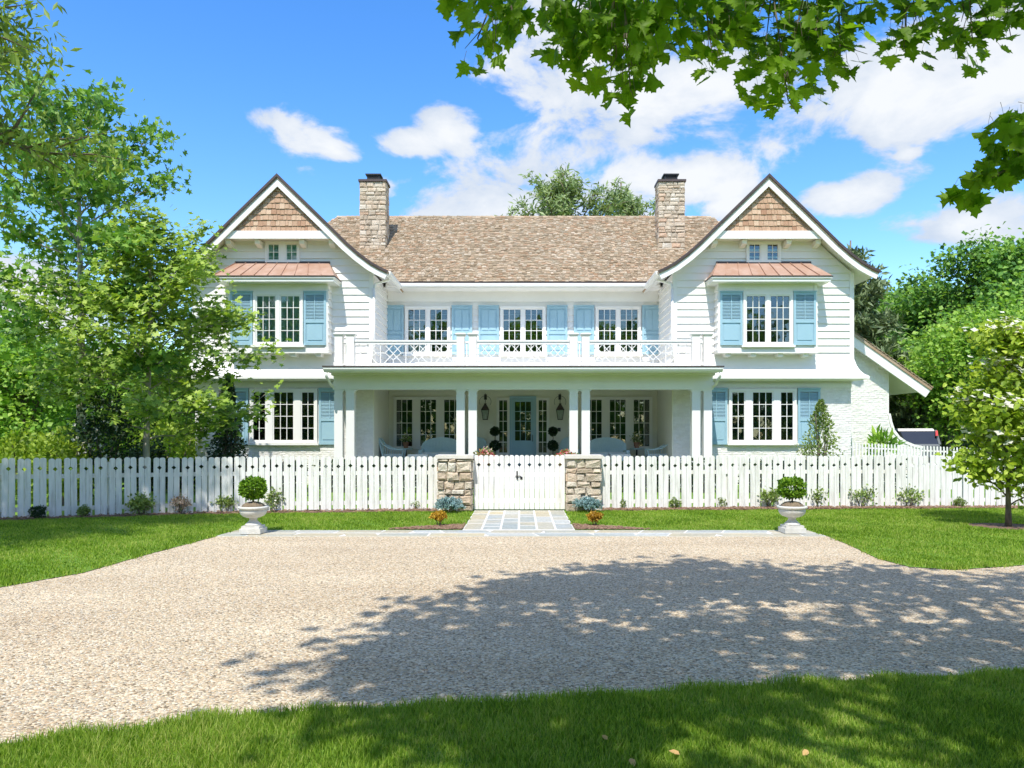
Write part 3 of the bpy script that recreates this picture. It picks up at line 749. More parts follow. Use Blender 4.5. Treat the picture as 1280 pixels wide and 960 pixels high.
for s in (-1, 1):
    c = hx(s * WC)
    # lap siding of the upper wall
    z = 3.98
    while z < 8.3:
        z1 = z + EXPO
        h0 = min(WH, prof_x(z + .28) if z > 7.2 else WH); h1 = min(WH, prof_x(z1 + .28) if z1 > 7.2 else WH)
        mb = MB(); board(mb, (c - h0, UF_Y, z), (c + h0, UF_Y, z), (c + h1, UF_Y, z1 + .01), (c - h1, UF_Y, z1 + .01), (0, -1, 0)); mb.build('siding_board', M['white'], house)
        z = z1
    # inner side wall towards the porch roof
    z = 3.98; xi = c - s * WH
    while z < 7.1:
        mb = MB(); board(mb, (xi, UF_Y, z), (xi, 28.8, z), (xi, 28.8, z + EXPO + .01), (xi, UF_Y, z + EXPO + .01), (-s, 0, 0)); mb.build('siding_board', M['white'], house); z += EXPO
    # corner boards
    cb = MB()
    for q in (-1, 1):
        x = c + q * WH; cb.box(min(x - q * .10, x + q * .045), max(x - q * .10, x + q * .045), UF_Y - .05, UF_Y + .12, 4.3, 7.15)
    cb.build('corner_board', M['trim'], house)
    # bell-cast skirt between the storeys
    sk = MB(); pr = [(.0, 4.42), (.045, 4.22), (.10, 4.02), (.17, 3.86), (.27, 3.73), (.40, 3.64), (.40, 3.56), (.02, 3.50)]
    xa, xb = c - WH, c + WH
    if s < 0: ex0, ex1 = 1, .05
    else: ex0, ex1 = .05, 1
    ring = []
    for o_, z_ in pr:
        ring.append([(xa - o_ * ex0, 29.5, z_), (xa - o_ * ex0, UF_Y - .04 - o_, z_), (xb + o_ * ex1, UF_Y - .04 - o_, z_), (xb + o_ * ex1, 29.5, z_)])
    for a, b in zip(ring, ring[1:]):
        for i in range(3): sk.poly([a[i], a[i + 1], b[i + 1], b[i]])
    sk.build('skirt', M['white'], house)
    fz = MB(); fz.box(xa - .015, xb + .015, GF_Y - .03, GF_Y + .03, 3.30, 3.53); fz.build('frieze_board', M['trim'], house)
    # roof of the wing, barge boards, soffit
    rf = MB(); top, low = prof_off(-.015), prof_off(.085)
    T = [(c + x, z) for x, z in top]; B = [(c + x, z) for x, z in low]
    rf.ribbon(T, B, 25.33, 33.5); roof = rf.build('roof', M['roof'], house)
    ed = MB(); ed.ribbon([(c + x, z) for x, z in prof_off(-.03)], [(c + x, z) for x, z in prof_off(.048)], 25.30, 25.328); ed.build('roof_edge', M['bronze'], roof)
    rk = MB(); rk.ribbon([(c + x, z) for x, z in prof_off(.068)], [(c + x, z) for x, z in prof_off(.265)], 25.36, 25.42); rk.build('barge_board', M['trim'], roof)
    so = MB(); so.ribbon([(c + x, z) for x, z in prof_off(.088)], [(c + x, z) for x, z in prof_off(.115)], 25.42, 33); so.build('soffit', M['trim'], roof)
    # shingled gable front above the collar
    gb = MB(); hb = prof_x(8.2) - .42
    gb.prism([(c - prof_x(8.3) + .24, 8.24), (c + prof_x(8.3) - .24, 8.24), (c, ZA - .26)], 25.52, 26.1)
    gab = gb.build('gable', M['trim'], house)
    cl = MB(); h2 = prof_x(8.46) - .27; h1 = prof_x(8.20) - .34
    cl.prism([(c - h1 - .02, 8.19), (c + h1 + .02, 8.19), (c + h2, 8.45), (c - h2, 8.45)], 25.44, 25.5); cl.build('collar_board', M['trim'], gab)
    sh = MB(); z = 8.44; row = 0; rr = random.Random(5 + s)
    while z < 10.08:
        z1 = z + .19; x = -prof_x(z) ; hw = (ZA - z - .33) * 1.02
        x = -hw
        while x < hw:
            w = rr.uniform(.09, .19); xe = min(x + w, hw)
            zt = min(z1 + .02, ZA - .30 - max(abs(x), abs(xe)) * .985 + .12)
            if xe - x > .03 and zt > z + .03:
                d = rr.uniform(-.006, .006); zz = z + rr.uniform(-.012, .008)
                sh.hex([(c + x + .004, 25.475 + d, zz), (c + xe - .004, 25.475 + d, zz), (c + xe - .004, 25.52, zz), (c + x + .004, 25.52, zz),
                        (c + x + .004, 25.505 + d, zt), (c + xe - .004, 25.505 + d, zt), (c + xe - .004, 25.525, zt), (c + x + .004, 25.525, zt)])
            x = xe
        z = z1
    sh.build('shingles', M['cedar'], gab, kind='stuff')
    for bx in (-1.72, -.74, .74, 1.72):
        b = MB(); b.prismx([(25.56, 8.19), (26.0, 8.19), (26.0, 8.0), (25.85, 7.99), (25.60, 8.06)], c + bx - .08, c + bx + .08); b.build('bracket', M['trim'], gab)
    # small gable windows
    window([(c - .52, c - .09, 2), (c + .09, c + .52, 2)], 7.56, 8.16, UF_Y - .03, 2, .06, curtain=(s < 0), sill=False)
    # bay with its copper roof
    by = 25.5
    bb = MB(); bb.box(c - 1.63, c + 1.63, by, 26.0, 4.47, 6.75); bb.box(c - 1.66, c + 1.66, by - .03, 26.0, 4.40, 4.50)
    bb.box(c - 1.64, c - 1.54, by - .025, by + .001, 4.50, 6.72); bb.box(c + 1.54, c + 1.64, by - .025, by + .001, 4.50, 6.72)
    bay = bb.build('bay', M['trim'], house)
    zz = 4.62
    for q in (-1, 1):
        z = 4.5
        while z < 6.7:
            mb = MB(); x = c + q * 1.63; board(mb, (x, by + .002, z), (x, 25.99, z), (x, 25.99, z + EXPO), (x, by + .002, z + EXPO), (q, 0, 0)); mb.build('siding_board', M['white'], bay); z += EXPO
    for bx in (-1.3, -.45, .45, 1.3):
        b = MB(); b.box(c + bx - .09, c + bx + .09, by + .06, 25.98, 4.30, 4.40); b.build('bracket', M['trim'], bay)
    aw = MB(); aw.box(c - 1.93, c + 1.93, 25.08, 26.0, 6.70, 6.80); aw.box(c - 1.97, c + 1.97, 25.04, 26.0, 6.80, 6.845)
    awn = aw.build('awning', M['trim'], house)
    e2 = MB(); e2.box(c - 1.985, c + 1.985, 25.02, 25.99, 6.848, 6.875); e2.build('drip_edge', M['bronze'], awn)
    P0 = [(-1.97, 25.035, 6.878), (1.97, 25.035, 6.878), (1.56, 25.97, 7.5), (-1.56, 25.97, 7.5)]
    bs = MB(); bs.poly([(c + p[0], p[1], p[2]) for p in P0]); bs.poly([(c + 1.97, 25.035, 6.878), (c + 1.97, 25.97, 6.878), (c + 1.56, 25.97, 7.5)])
    bs.poly([(c - 1.97, 25.035, 6.878), (c - 1.97, 25.97, 6.878), (c - 1.56, 25.97, 7.5)]); bs.build('copper_end', M['copper'], awn)
    npan = 9
    for i in range(npan):
        f0, f1 = i / npan, (i + 1) / npan
        L = lambda f, t: Vector((c + (-1.97 + 3.94 * f) * (1 - t) + (-1.56 + 3.12 * f) * t, 25.035 + .935 * t, 6.878 + .622 * t))
        up_ = Vector((0, -.55, .83)) * .012
        a, b, d, e = L(f0 + .004, 0), L(f1 - .004, 0), L(f1 - .004, 1), L(f0 + .004, 1)
        mb = MB(); mb.hex([a, b, d, e, a + up_, b + up_, d + up_, e + up_])
        mb.bar(L(f0 + .002, 0) + up_ * 2, L(f0 + .002, 1) + up_ * 2, .016, .04, (0, -.55, .83)); mb.build('copper_panel', M['copper'], awn)
    fl = MB(); fl.box(c - 1.6, c + 1.6, 25.9, 25.965, 7.46, 7.54); fl.build('flashing', M['bronze'], awn)
    ap = MB()
    for q in (-1, 1): ap.tube([(c + q * 1.75, 25.94, 6.7), (c + q * 1.75, 25.9, 6.2), (c + q * 1.72, 25.95, 5.6)], .022, 6)
    # bay window and shutters
    window([(c - .75, c - .05, 3), (c + .05, c + .75, 3)], 4.72, 6.33, by, 4, .075, curtain=(s < 0))
    shutter(c - 1.585, c - .85, 4.66, 6.42, by - .005); shutter(c + .85, c + 1.585, 4.66, 6.42, by - .005)
    # painted brick below
    bw = MB(); bw.box(c - WH, c + WH, GF_Y, GF_Y + .04, 0, 3.3)
    wall = bw.build('brick_wall', M['brick'], house)
    br = MB(); rb = random.Random(40 + s); z = .05; r = 0
    while z < 3.28:
        x = c - WH + (.1 if r % 2 else 0) - .1
        while x < c + WH:
            xe = x + .205; xa_, xb_ = max(x, c - WH), min(xe - .012, c + WH); zb = z + .063
            if xb_ - xa_ > .04 and not (abs((x + xe) / 2 - c) < 1.2 and 1.35 < z < 3.25) and not (abs((x + xe) / 2 - c) < 1.85 and 1.5 < z < 3.15):
                d = lambda: rb.uniform(.003, .019)
                br.hex([(xa_, GF_Y - d(), z), (xb_, GF_Y - d(), z), (xb_, GF_Y + .01, z), (xa_, GF_Y + .01, z), (xa_, GF_Y - d(), zb), (xb_, GF_Y - d(), zb), (xb_, GF_Y + .01, zb), (xa_, GF_Y + .01, zb)])
            x = xe
        z += .075; r += 1
    br.build('bricks', M['brick'], wall, kind='stuff')
    window([(c - 1.07, c - .58, 2), (c - .37, c + .37, 3), (c + .58, c + 1.07, 2)], 1.47, 3.17, GF_Y - .02, 4, .075)
    shutter(c - 1.95, c - 1.20, 1.36, 3.24, GF_Y - .03); shutter(c + 1.20, c + 1.95, 1.36, 3.24, GF_Y - .03)

# --- middle upper wall
xw = 5.1; z = 3.98
while z < 6.85:
    mb = MB(); board(mb, (hx(-xw) + .03, 28.8, z), (hx(xw) - .03, 28.8, z), (hx(xw) - .03, 28.8, z + EXPO + .01), (hx(-xw) + .03, 28.8, z + EXPO + .01), (0, -1, 0)); mb.build('siding_board', M['white'], house); z += EXPO
fb_ = MB(); fb_.box(hx(-5.06), hx(5.06), 28.74, 28.82, 6.68, 7.06); fb_.build('frieze_board', M['trim'], house)
for k, x in enumerate((-3.56, 0, 3.56)):
    x = hx(x)
    window([(x - .77, x - .05, 3), (x + .05, x + .77, 3)], 4.76, 6.42, 28.76, 4, .075)
    shutter(x - 1.66, x - .90, 4.70, 6.50, 28.75, False); shutter(x + .90, x + 1.66, 4.70, 6.50, 28.75, False)

# --- main roof
EY, EZ, SL, RY, RZ = 27.9, 7.26, .85, 32.05, 10.79
mr_ = MB(); HW0, HW1 = 10.4, 7.75
mr_.poly([(hx(-HW0), EY, EZ), (hx(HW0), EY, EZ), (hx(HW1), RY, RZ), (hx(-HW1), RY, RZ)])
mr_.poly([(hx(-HW0), 36.2, EZ), (hx(HW0), 36.2, EZ), (hx(HW1), RY, RZ), (hx(-HW1), RY, RZ)])
mr_.poly([(hx(-HW0), EY, EZ), (hx(-HW0), 36.2, EZ), (hx(-HW1), RY, RZ)]); mr_.poly([(hx(HW0), EY, EZ), (hx(HW0), 36.2, EZ), (hx(HW1), RY, RZ)])
mroof = mr_.build('roof', M['roof'], house)
sh = MB(); rr = random.Random(77); sl = math.hypot(RY - EY, RZ - EZ); nrow = 46
nv = Vector((0, -(RZ - EZ), RY - EY)).normalized()
for i in range(nrow):
    t0, t1 = i / nrow, (i + 1.5) / nrow
    a0 = Vector((0, EY - .03, EZ - .02)).lerp(Vector((0, RY, RZ)), t0); a1 = Vector((0, EY - .03, EZ - .02)).lerp(Vector((0, RY, RZ)), min(t1, 1.0))
    hw = HW0 + (HW1 - HW0) * t0; x = -hw + rr.uniform(0, .1); xl = -9.2 if i < 18 else -hw
    x = max(x, -9.2); lim = min(hw, 9.2)
    while x < lim:
        w = rr.uniform(.09, .18); d = rr.uniform(.016, .034); j = rr.uniform(-.02, .02) * (1 if i < nrow - 1 else 0)
        p = a0 + Vector((0, -.06, -.05)) * 0 + (a1 - a0).normalized() * j
        A, B = Vector((hx(x + .005), p.y, p.z)), Vector((hx(x + w - .005), p.y, p.z)); Cc, Dd = Vector((hx(x + w - .005), a1.y, a1.z)), Vector((hx(x + .005), a1.y, a1.z))
        sh.hex([A, B, Cc, Dd, A + nv * (d + .012), B + nv * (d + .012), Cc + nv * .01, Dd + nv * .01])
        x += w
sh.build('shingles', M['roof'], mroof, kind='stuff')
rc_ = MB(); x = -HW1
while x < HW1:
    rc_.hex([(hx(x), RY - .12, RZ - .07), (hx(x + .2), RY - .12, RZ - .07), (hx(x + .2), RY + .12, RZ - .07), (hx(x), RY + .12, RZ - .07),
             (hx(x), RY - .02, RZ + .04 + rr.uniform(0, .025)), (hx(x + .2), RY - .02, RZ + .035), (hx(x + .2), RY + .02, RZ + .035), (hx(x), RY + .02, RZ + .045)]); x += .2
rc_.build('ridge_cap', M['roof'], mroof, kind='stuff')
fa = MB(); fa.box(hx(-5.0), hx(5.0), EY + .02, EY + .10, 7.03, 7.20); fa.build('fascia', M['trim'], house)
so = MB(); so.box(hx(-5.06), hx(5.06), EY + .06, 28.80, 7.06, 7.09); so.build('soffit', M['trim'], house)
gu = MB(); gu.prismx([(27.80, 7.19), (27.80, 7.10), (27.84, 7.05), (27.915, 7.05), (27.915, 7.19)], hx(-4.95), hx(4.95)); gu.build('gutter', M['trim'], house)
ge = MB(); ge.box(hx(-4.95), hx(4.95), 27.79, 27.93, 7.195, 7.235); ge.build('drip_edge', M['bronze'], house)
for s in (-1, 1):
    d = MB(); xi = s * 5.06
    d.tube([(hx(s * 4.55), 26.4, 7.12), (hx(s * 4.62), 26.3, 6.98), (hx(s * 4.86), 26.15, 6.88), (hx(s * 5.0), 26.0, 6.80), (hx(s * 5.03), 25.93, 6.62)], .045, 8)
    d.tube([(hx(s * 5.035), 25.925, 6.63), (hx(s * 5.035), 25.925, 3.86)], .045, 8)
    d.build('downspout', M['trim'], house, smooth=True)
    g2 = MB(); g2.prism([(hx(s * 4.40), 7.13), (hx(s * 4.40), 7.05), (hx(s * 4.45), 7.0), (hx(s * 4.55), 7.0), (hx(s * 4.55), 7.13)], 25.5, 27.95); g2.build('gutter', M['trim'], house)

# --- chimneys with separate stones
def chimney(cx):
    x0, x1, y0, y1 = cx - .51, cx + .51, 29.8, 30.55; zb, zt = 8.75, 11.52
    m = MB(); m.box(x0 + .03, x1 - .03, y0 + .03, y1, zb - .3, zt); ch = m.build('chimney', M['mortar'], house)
    rr = random.Random(int(cx * 100)); z = zb
    while z < zt - .03:
        h = min(rr.choice((.10, .13, .16, .20)), zt - z)
        if zt - (z + h) < .05: h = zt - z
        x = x0
        while x < x1 - .01:
            w = rr.uniform(.14, .36); xe = x + w
            if x1 - xe < .12: xe = x1
            b = MB(); b.rock(x + .010, xe - .010, y0 - rr.uniform(-.01, .03), y0 + .06, z + .010, z + h - .010, .012, rr); b.build('stone', M['stone'], ch); x = xe
        for sd, xs in ((-1, x0), (1, x1)):
            y = y0 + .05
            while y < y1 - .02:
                ye = y + rr.uniform(.18, .34)
                if y1 - ye < .12: ye = y1
                b = MB(); p = rr.uniform(-.008, .02); b.box(min(xs + sd * p, xs - sd * .05), max(xs + sd * p, xs - sd * .05), y + .01, ye - .01, z + .01, z + h - .01); b.build('stone', M['stone'], ch); y = ye
        z += h
    c = MB(); c.box(x0 - .04, x1 + .04, y0 - .05, y1 + .04, zt, zt + .085); c.build('cap', M['bronze'], ch)
    f = MB(); f.box(cx - .26, cx + .26, y0 + .12, y0 + .56, zt + .085, zt + .13)
    for k in range(3): f.box(cx - .25 + .0, cx + .25, y0 + .13, y0 + .55, zt + .15 + k * .055, zt + .175 + k * .055)
    for q in (-1, 1): f.box(cx + q * .22 - .02, cx + q * .22 + .02, y0 + .14, y0 + .54, zt + .13, zt + .31)
    f.box(cx - .30, cx + .30, y0 + .08, y0 + .60, zt + .30, zt + .345); f.build('flue_cover', M['dark'], ch)
    fl = MB(); fl.box(x0 - .02, x1 + .02, y0 - .06, y0 + .04, zb - .02, zb + .05); fl.build('flashing', M['copper'], ch)
chimney(hx(-5.83)); chimney(hx(5.78))

# --- porch
PF, CY = 23.95, 24.9
pr = MB(); pr.box(hx(-6.2), hx(6.2), PF + .06, 26.0, 3.67, 3.80); pr.box(hx(-5.04), hx(5.04), 26.0, 28.8, 3.67, 3.79)
proof = pr.build('porch_roof', M['trim'], house)
e = MB(); e.box(hx(-6.27), hx(6.27), PF - .02, 25.58, 3.803, 3.84); e.build('roof_edge', M['bronze'], proof)
dk = MB(); dk.box(hx(-6.2), hx(6.2), 24.7, 25.57, 3.843, 3.86); dk.box(hx(-5.03), hx(5.03), 25.57, 28.74, 3.80, 3.86); dk.build('deck', M['trim'], proof)
g = MB(); g.prismx([(PF, 3.80), (PF, 3.74), (PF + .03, 3.69), (PF + .07, 3.655), (PF + .14, 3.655), (PF + .14, 3.80)], hx(-6.24), hx(6.24)); g.build('gutter', M['trim'], proof)
bm_ = MB(); bm_.box(hx(-6.12), hx(6.12), CY - .10, CY + .10, 3.38, 3.67); bm_.box(hx(-6.14), hx(6.14), CY - .15, CY + .15, 3.15, 3.38); bm_.box(hx(-6.18), hx(6.18), CY - .20, CY + .12, 3.60, 3.668)
for s in (-1, 1): bm_.box(min(hx(s * 5.86), hx(s * 6.09)), max(hx(s * 5.86), hx(s * 6.09)), CY + .15, 26.06, 3.16, 3.66)
bm_.build('beam', M['trim'], proof)
ce = MB(); ce.box(hx(-5.05), hx(5.05), CY + .16, 29.0, 3.50, 3.53); ce.build('porch_ceiling', M['trim'], proof)
fl = MB(); fl.box(hx(-6.2), hx(6.2), 24.6, 26.05, 0, .55); fl.box(hx(-5.08), hx(5.08), 26.05, 29.0, 0, .55); fl.box(hx(-1.5), hx(1.5), 24.25, 24.6, 0, .37); fl.box(hx(-1.5), hx(1.5), 23.9, 24.25, 0, .185)
fl.build('porch_floor', M['flag'], house)
COLX = (1.63, 2.02, 5.58, 5.96)
for s in (-1, 1):
    for x in COLX:
        x = hx(s * x); h = .135
        m = MB(); m.box(x - h, x + h, CY - h, CY + h, .70, 2.98); m.box(x - h - .03, x + h + .03, CY - h - .03, CY + h + .03, .552, .70)
        m.box(x - h - .012, x + h + .012, CY - h - .012, CY + h + .012, 2.93, 2.98); m.box(x - h + .006, x + h - .006, CY - h + .004, CY + h - .004, 2.98, 3.15)
        col = m.build('column', M['trim'], house)
    for a, b in ((1.63, 2.02), (5.58, 5.96)):         # small arch between the paired columns
        xa, xb = sorted((hx(s * a), hx(s * b))); xa += .13; xb -= .13; r = (xb - xa) / 2; xm = (xa + xb) / 2
        pts = [(xm + r * math.cos(t), 3.02 + .10 * math.sin(t)) for t in np.linspace(0, PI, 9)]
        m = MB(); m.prism([(xa - .004, 3.149), (xa - .004, 3.02)] + [p for p in reversed(pts)] + [(xb + .004, 3.02), (xb + .004, 3.149)], CY - .125, CY + .125); m.build('arch', M['trim'], house)
    for xo, sg in ((1.63, -1), (2.02, 1), (5.58, -1)):  # quarter brackets where columns meet the beam
        x = hx(s * xo) + s * sg * .128; q = s * sg
        pts = [(x + q * (.12 - .12 * math.cos(t)), 3.149 - .12 + .12 * math.sin(t)) for t in np.linspace(0, PI / 2, 6)]
        m = MB(); m.prism([(x, 3.149), ] + pts if q > 0 else [(x, 3.149)] + pts, CY - .12, CY + .12); m.build('bracket', M['trim'], house)
    d = MB(); xo = hx(s * 6.17)
    d.tube([(xo, PF + .10, 3.66), (xo, PF + .12, 3.52), (xo - s * .03, 24.5, 3.30), (xo - s * .02, 25.6, 3.12), (xo + s * .02, 25.95, 2.95), (xo + s * .02, 25.98, .3)], .045, 8)
    d.build('downspout', M['trim'], house, smooth=True)
# porch back wall
pw_ = MB(); pw_.box(hx(-5.06), hx(5.06), 28.985, 29.04, .55, 3.51)
for s in (-1, 1): pw_.box(min(hx(s * 5.06), hx(s * 5.1)) , max(hx(s * 5.06), hx(s * 5.1)), 26.08, 28.98, .55, 3.51)
pw_.build('porch_wall', M['stucco'], house)
for s in (-1, 1):
    us = [(hx(s * 3.57) + k * .9 - .34, hx(s * 3.57) + k * .9 + .34, 3) for k in (-1, 0, 1)]
    window(us, 1.22, 3.06, 28.98, 4, .07, sill=False)
    window([(min(hx(s * .55), hx(s * .94)), max(hx(s * .55), hx(s * .94)), 2)], .98, 3.04, 28.98, 5, .055, sill=False)
# front door
dm = MB(); y = 28.98; x0, x1, z0, z1 = hx(-.42), hx(.42), .56, 3.06
dm.box(x0, x0 + .12, y - .06, y, z0, z1); dm.box(x1 - .12, x1, y - .06, y, z0, z1); dm.box(x0 + .12, x1 - .12, y - .058, y, z1 - .12, z1); dm.box(x0 + .12, x1 - .12, y - .058, y, z0, 1.48)
dm.box(x0 + .18, x1 - .18, y - .072, y - .05, z0 + .14, 1.36)
for i in (1, 2): xx = x0 + .12 + .60 * i / 3; dm.box(xx - .012, xx + .012, y - .05, y - .01, 1.48, z1 - .12)
for i in (1, 2, 3): zz = 1.48 + (z1 - .12 - 1.48) * i / 4; dm.box(x0 + .12, x1 - .12, y - .048, y - .012, zz - .012, zz + .012)
door = dm.build('door', M['blue'], house)
for i in range(3):
    for j in range(4): pane(x0 + .12 + .2 * (i + .5), y - .025, 1.48 + (z1 - 1.6) * (j + .5) / 4, .18, (z1 - 1.6) / 4 - .024, door)
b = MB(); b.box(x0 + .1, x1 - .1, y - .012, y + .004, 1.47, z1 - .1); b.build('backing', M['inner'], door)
df = MB(); df.box(x0 - .08, x0 - .004, y - .09, y, .55, z1 + .09); df.box(x1 + .004, x1 + .08, y - .09, y, .55, z1 + .09); df.box(x0 - .004, x1 + .004, y - .088, y, z1 + .004, z1 + .09); df.build('door_frame', M['blue'], house)
hd = MB(); hd.tube([(x1 - .06, y - .06, 1.45), (x1 - .06, y - .12, 1.48), (x1 - .06, y - .12, 1.66), (x1 - .06, y - .06, 1.69)], .013, 6); hd.build('handle', M['dark'], door)
bx_ = MB(); bx_.box(hx(1.31), hx(1.42), 28.93, 28.985, 1.82, 1.96); bx_.box(hx(1.335), hx(1.395), 28.915, 28.93, 1.86, 1.92); bx_.build('door_bell', M['dark'], house)

# balcony railing
rail = MB(); segs = [(-5.445, -2.155), (-1.495, 1.495), (2.155, 5.445)]
for a, b in segs:
    rail.box(hx(a) - .001, hx(b) + .001, CY - .06, CY + .06, 4.70, 4.755); rail.box(hx(a), hx(b), CY - .035, CY + .035, 4.615, 4.697); rail.box(hx(a), hx(b), CY - .035, CY + .035, 3.93, 4.01)
for s in (-1, 1):
    for a, b in ((1.765, 1.885), (5.715, 5.825)):
        x0, x1 = sorted((hx(s * a), hx(s * b))); rail.box(x0, x1, CY - .04, CY + .04, 4.66, 4.72); rail.box(x0, x1, CY - .04, CY + .04, 3.95, 4.02)
        rail.box((x0 + x1) / 2 - .02, (x0 + x1) / 2 + .02, CY - .02, CY + .02, 4.02, 4.66)
    x = hx(s * 5.96)
    rail.box(x - .05, x + .05, CY + .14, 25.98, 4.70, 4.755); rail.box(x - .035, x + .035, CY + .14, 25.98, 3.93, 4.01)
railing = rail.build('balcony_railing', M['trim'], house)
for s in (-1, 1):
    for x in COLX:
        x = hx(s * x); h = .125; m = MB(); m.box(x - h, x + h, CY - h, CY + h, 3.862, 4.86)
        zc = [(h, 4.86), (h + .045, 4.93), (h + .045, 4.965), (h - .03, 4.985)]
        for (a, za), (b_, zb) in zip(zc, zc[1:]):
            m.hex([(x - a, CY - a, za), (x + a, CY - a, za), (x + a, CY + a, za), (x - a, CY + a, za), (x - b_, CY - b_, zb), (x + b_, CY - b_, zb), (x + b_, CY + b_, zb), (x - b_, CY + b_, zb)])
        m.box(x - h - .02, x + h + .02, CY - h - .02, CY + h + .02, 3.864, 3.98)
        m.build('post', M['trim'], railing)
for a, b in segs:
    w = (b - a) / 4
    for i in range(4):
        x0 = hx(a + w * i); z0, z1 = 4.01, 4.615; h = z1 - z0; m = MB(); t = .026
        P = lambda u, v: (x0 + u * w, CY, z0 + v * h)
        m.bar(P(.16, 1), P(.86, 0), t, t * 1.2); m.bar(P(.84, 1), P(.14, 0), t * .96, t * 1.1)
        for u in (.18, .82): m.bar(P(.5, 1), P(u, .55), t * .94, t * 1.06); m.bar(P(u, .55), P(.5, .18), t * .92, t * 1.03)
        m.bar(P(.5, .2), P(.5, 0), t * .9, t); m.bar(P(0.02, .55), P(.18, .55), t * .9, t); m.bar(P(.82, .55), P(.98, .55), t * .9, t)
        if i: m.bar(P(0, 0), P(0, 1), t * 1.1, t * 1.3)
        m.build('lattice', M['trim'], railing)

# --- low side wing on the right
ann = MB(); AY = 27.6
curve = [(13.2, 2.45), (13.26, 2.15), (13.36, 1.85), (13.55, 1.6), (13.8, 1.42), (14.1, 1.3), (14.4, 1.24)]
outl = [(11.0, 0), (14.4, 0)] + list(reversed(curve)) + [(13.2, 4.05), (11.86, 4.95), (11.0, 5.5)]
ann.prism([(x, z) for x, z in outl], AY, AY + .35); ann.box(11.0, 13.18, AY + .35, 35, 0, 3.9)
wall = ann.build('side_wall', M['brick'], house)
cp = MB()
for (xa, za), (xb, zb) in zip(curve, curve[1:]):
    cp.bar((xa, AY + .175, za), (xb, AY + .175, zb), .09, .43)
cp.build('coping', M['trim'], wall)
br = MB(); rb = random.Random(9); z = .6; r = 0
def wall_right(z):
    if z > 4.05: return 13.2 - (z - 4.05) * 1.45
    for (xa, za), (xb, zb) in zip(curve, curve[1:]):
        if zb <= z <= za: return xa + (xb - xa) * (za - z) / (za - zb)
    return 13.2 if z > 2.4 else 14.4
while z < 5.0:
    x = 11.0 - (.1 if r % 2 else 0)
    while x < 14.4:
        xe = x + .205; lim = wall_right(z + .06) - .05; xa_, xb_ = max(x, 11.0), min(xe - .012, lim); zb = z + .063
        if xb_ - xa_ > .05:
            d = lambda: rb.uniform(.003, .019)
            br.hex([(xa_, AY - d(), z), (xb_, AY - d(), z), (xb_, AY + .01, z), (xa_, AY + .01, z), (xa_, AY - d(), zb), (xb_, AY - d(), zb), (xb_, AY + .01, zb), (xa_, AY + .01, zb)])
        x = xe
    z += .075; r += 1
br.build('bricks', M['brick'], wall, kind='stuff')
RA = Vector((11.1, 0, 5.76)); RB = Vector((14.52, 0, 3.35)); dn = (RB - RA).normalized(); nn = Vector((-dn.z, 0, dn.x))
if nn.z < 0: nn = -nn
def slab(a0, a1, y0, y1, name, m, parent):
    q = MB(); c4 = [RA + nn * a0, RB + nn * a0, RB + nn * a1, RA + nn * a1]; q.prism([(v.x, v.z) for v in c4], y0, y1); return q.build(name, m, parent)
sroof = slab(-.10, 0, 27.12, 35.2, 'side_roof', M['roof'], house)
slab(-.40, -.10, 27.16, 27.24, 'barge_board', M['trim'], sroof); slab(-.13, -.102, 27.24, 35, 'soffit', M['trim'], sroof)
sh = MB(); nr = 26; Ls = (RB - RA).length
for i in range(nr):
    s0 = RB - dn * (Ls * i / nr); s1 = RB - dn * (Ls * min(i + 1.4, nr) / nr)
    y = 27.1
    while y < 35:
        w = rr.uniform(.12, .24)
        sh.hex([(s0.x, y, s0.z), (s0.x, y + w - .01, s0.z), (s1.x, y + w - .01, s1.z), (s1.x, y, s1.z)] + [((p + nn * h).x, yy, (p + nn * h).z) for p, yy, h in ((s0, y, .04), (s0, y + w - .01, .04), (s1, y + w - .01, .012), (s1, y, .012))]); y += w
sh.build('shingles', M['roof'], sroof, kind='stuff')

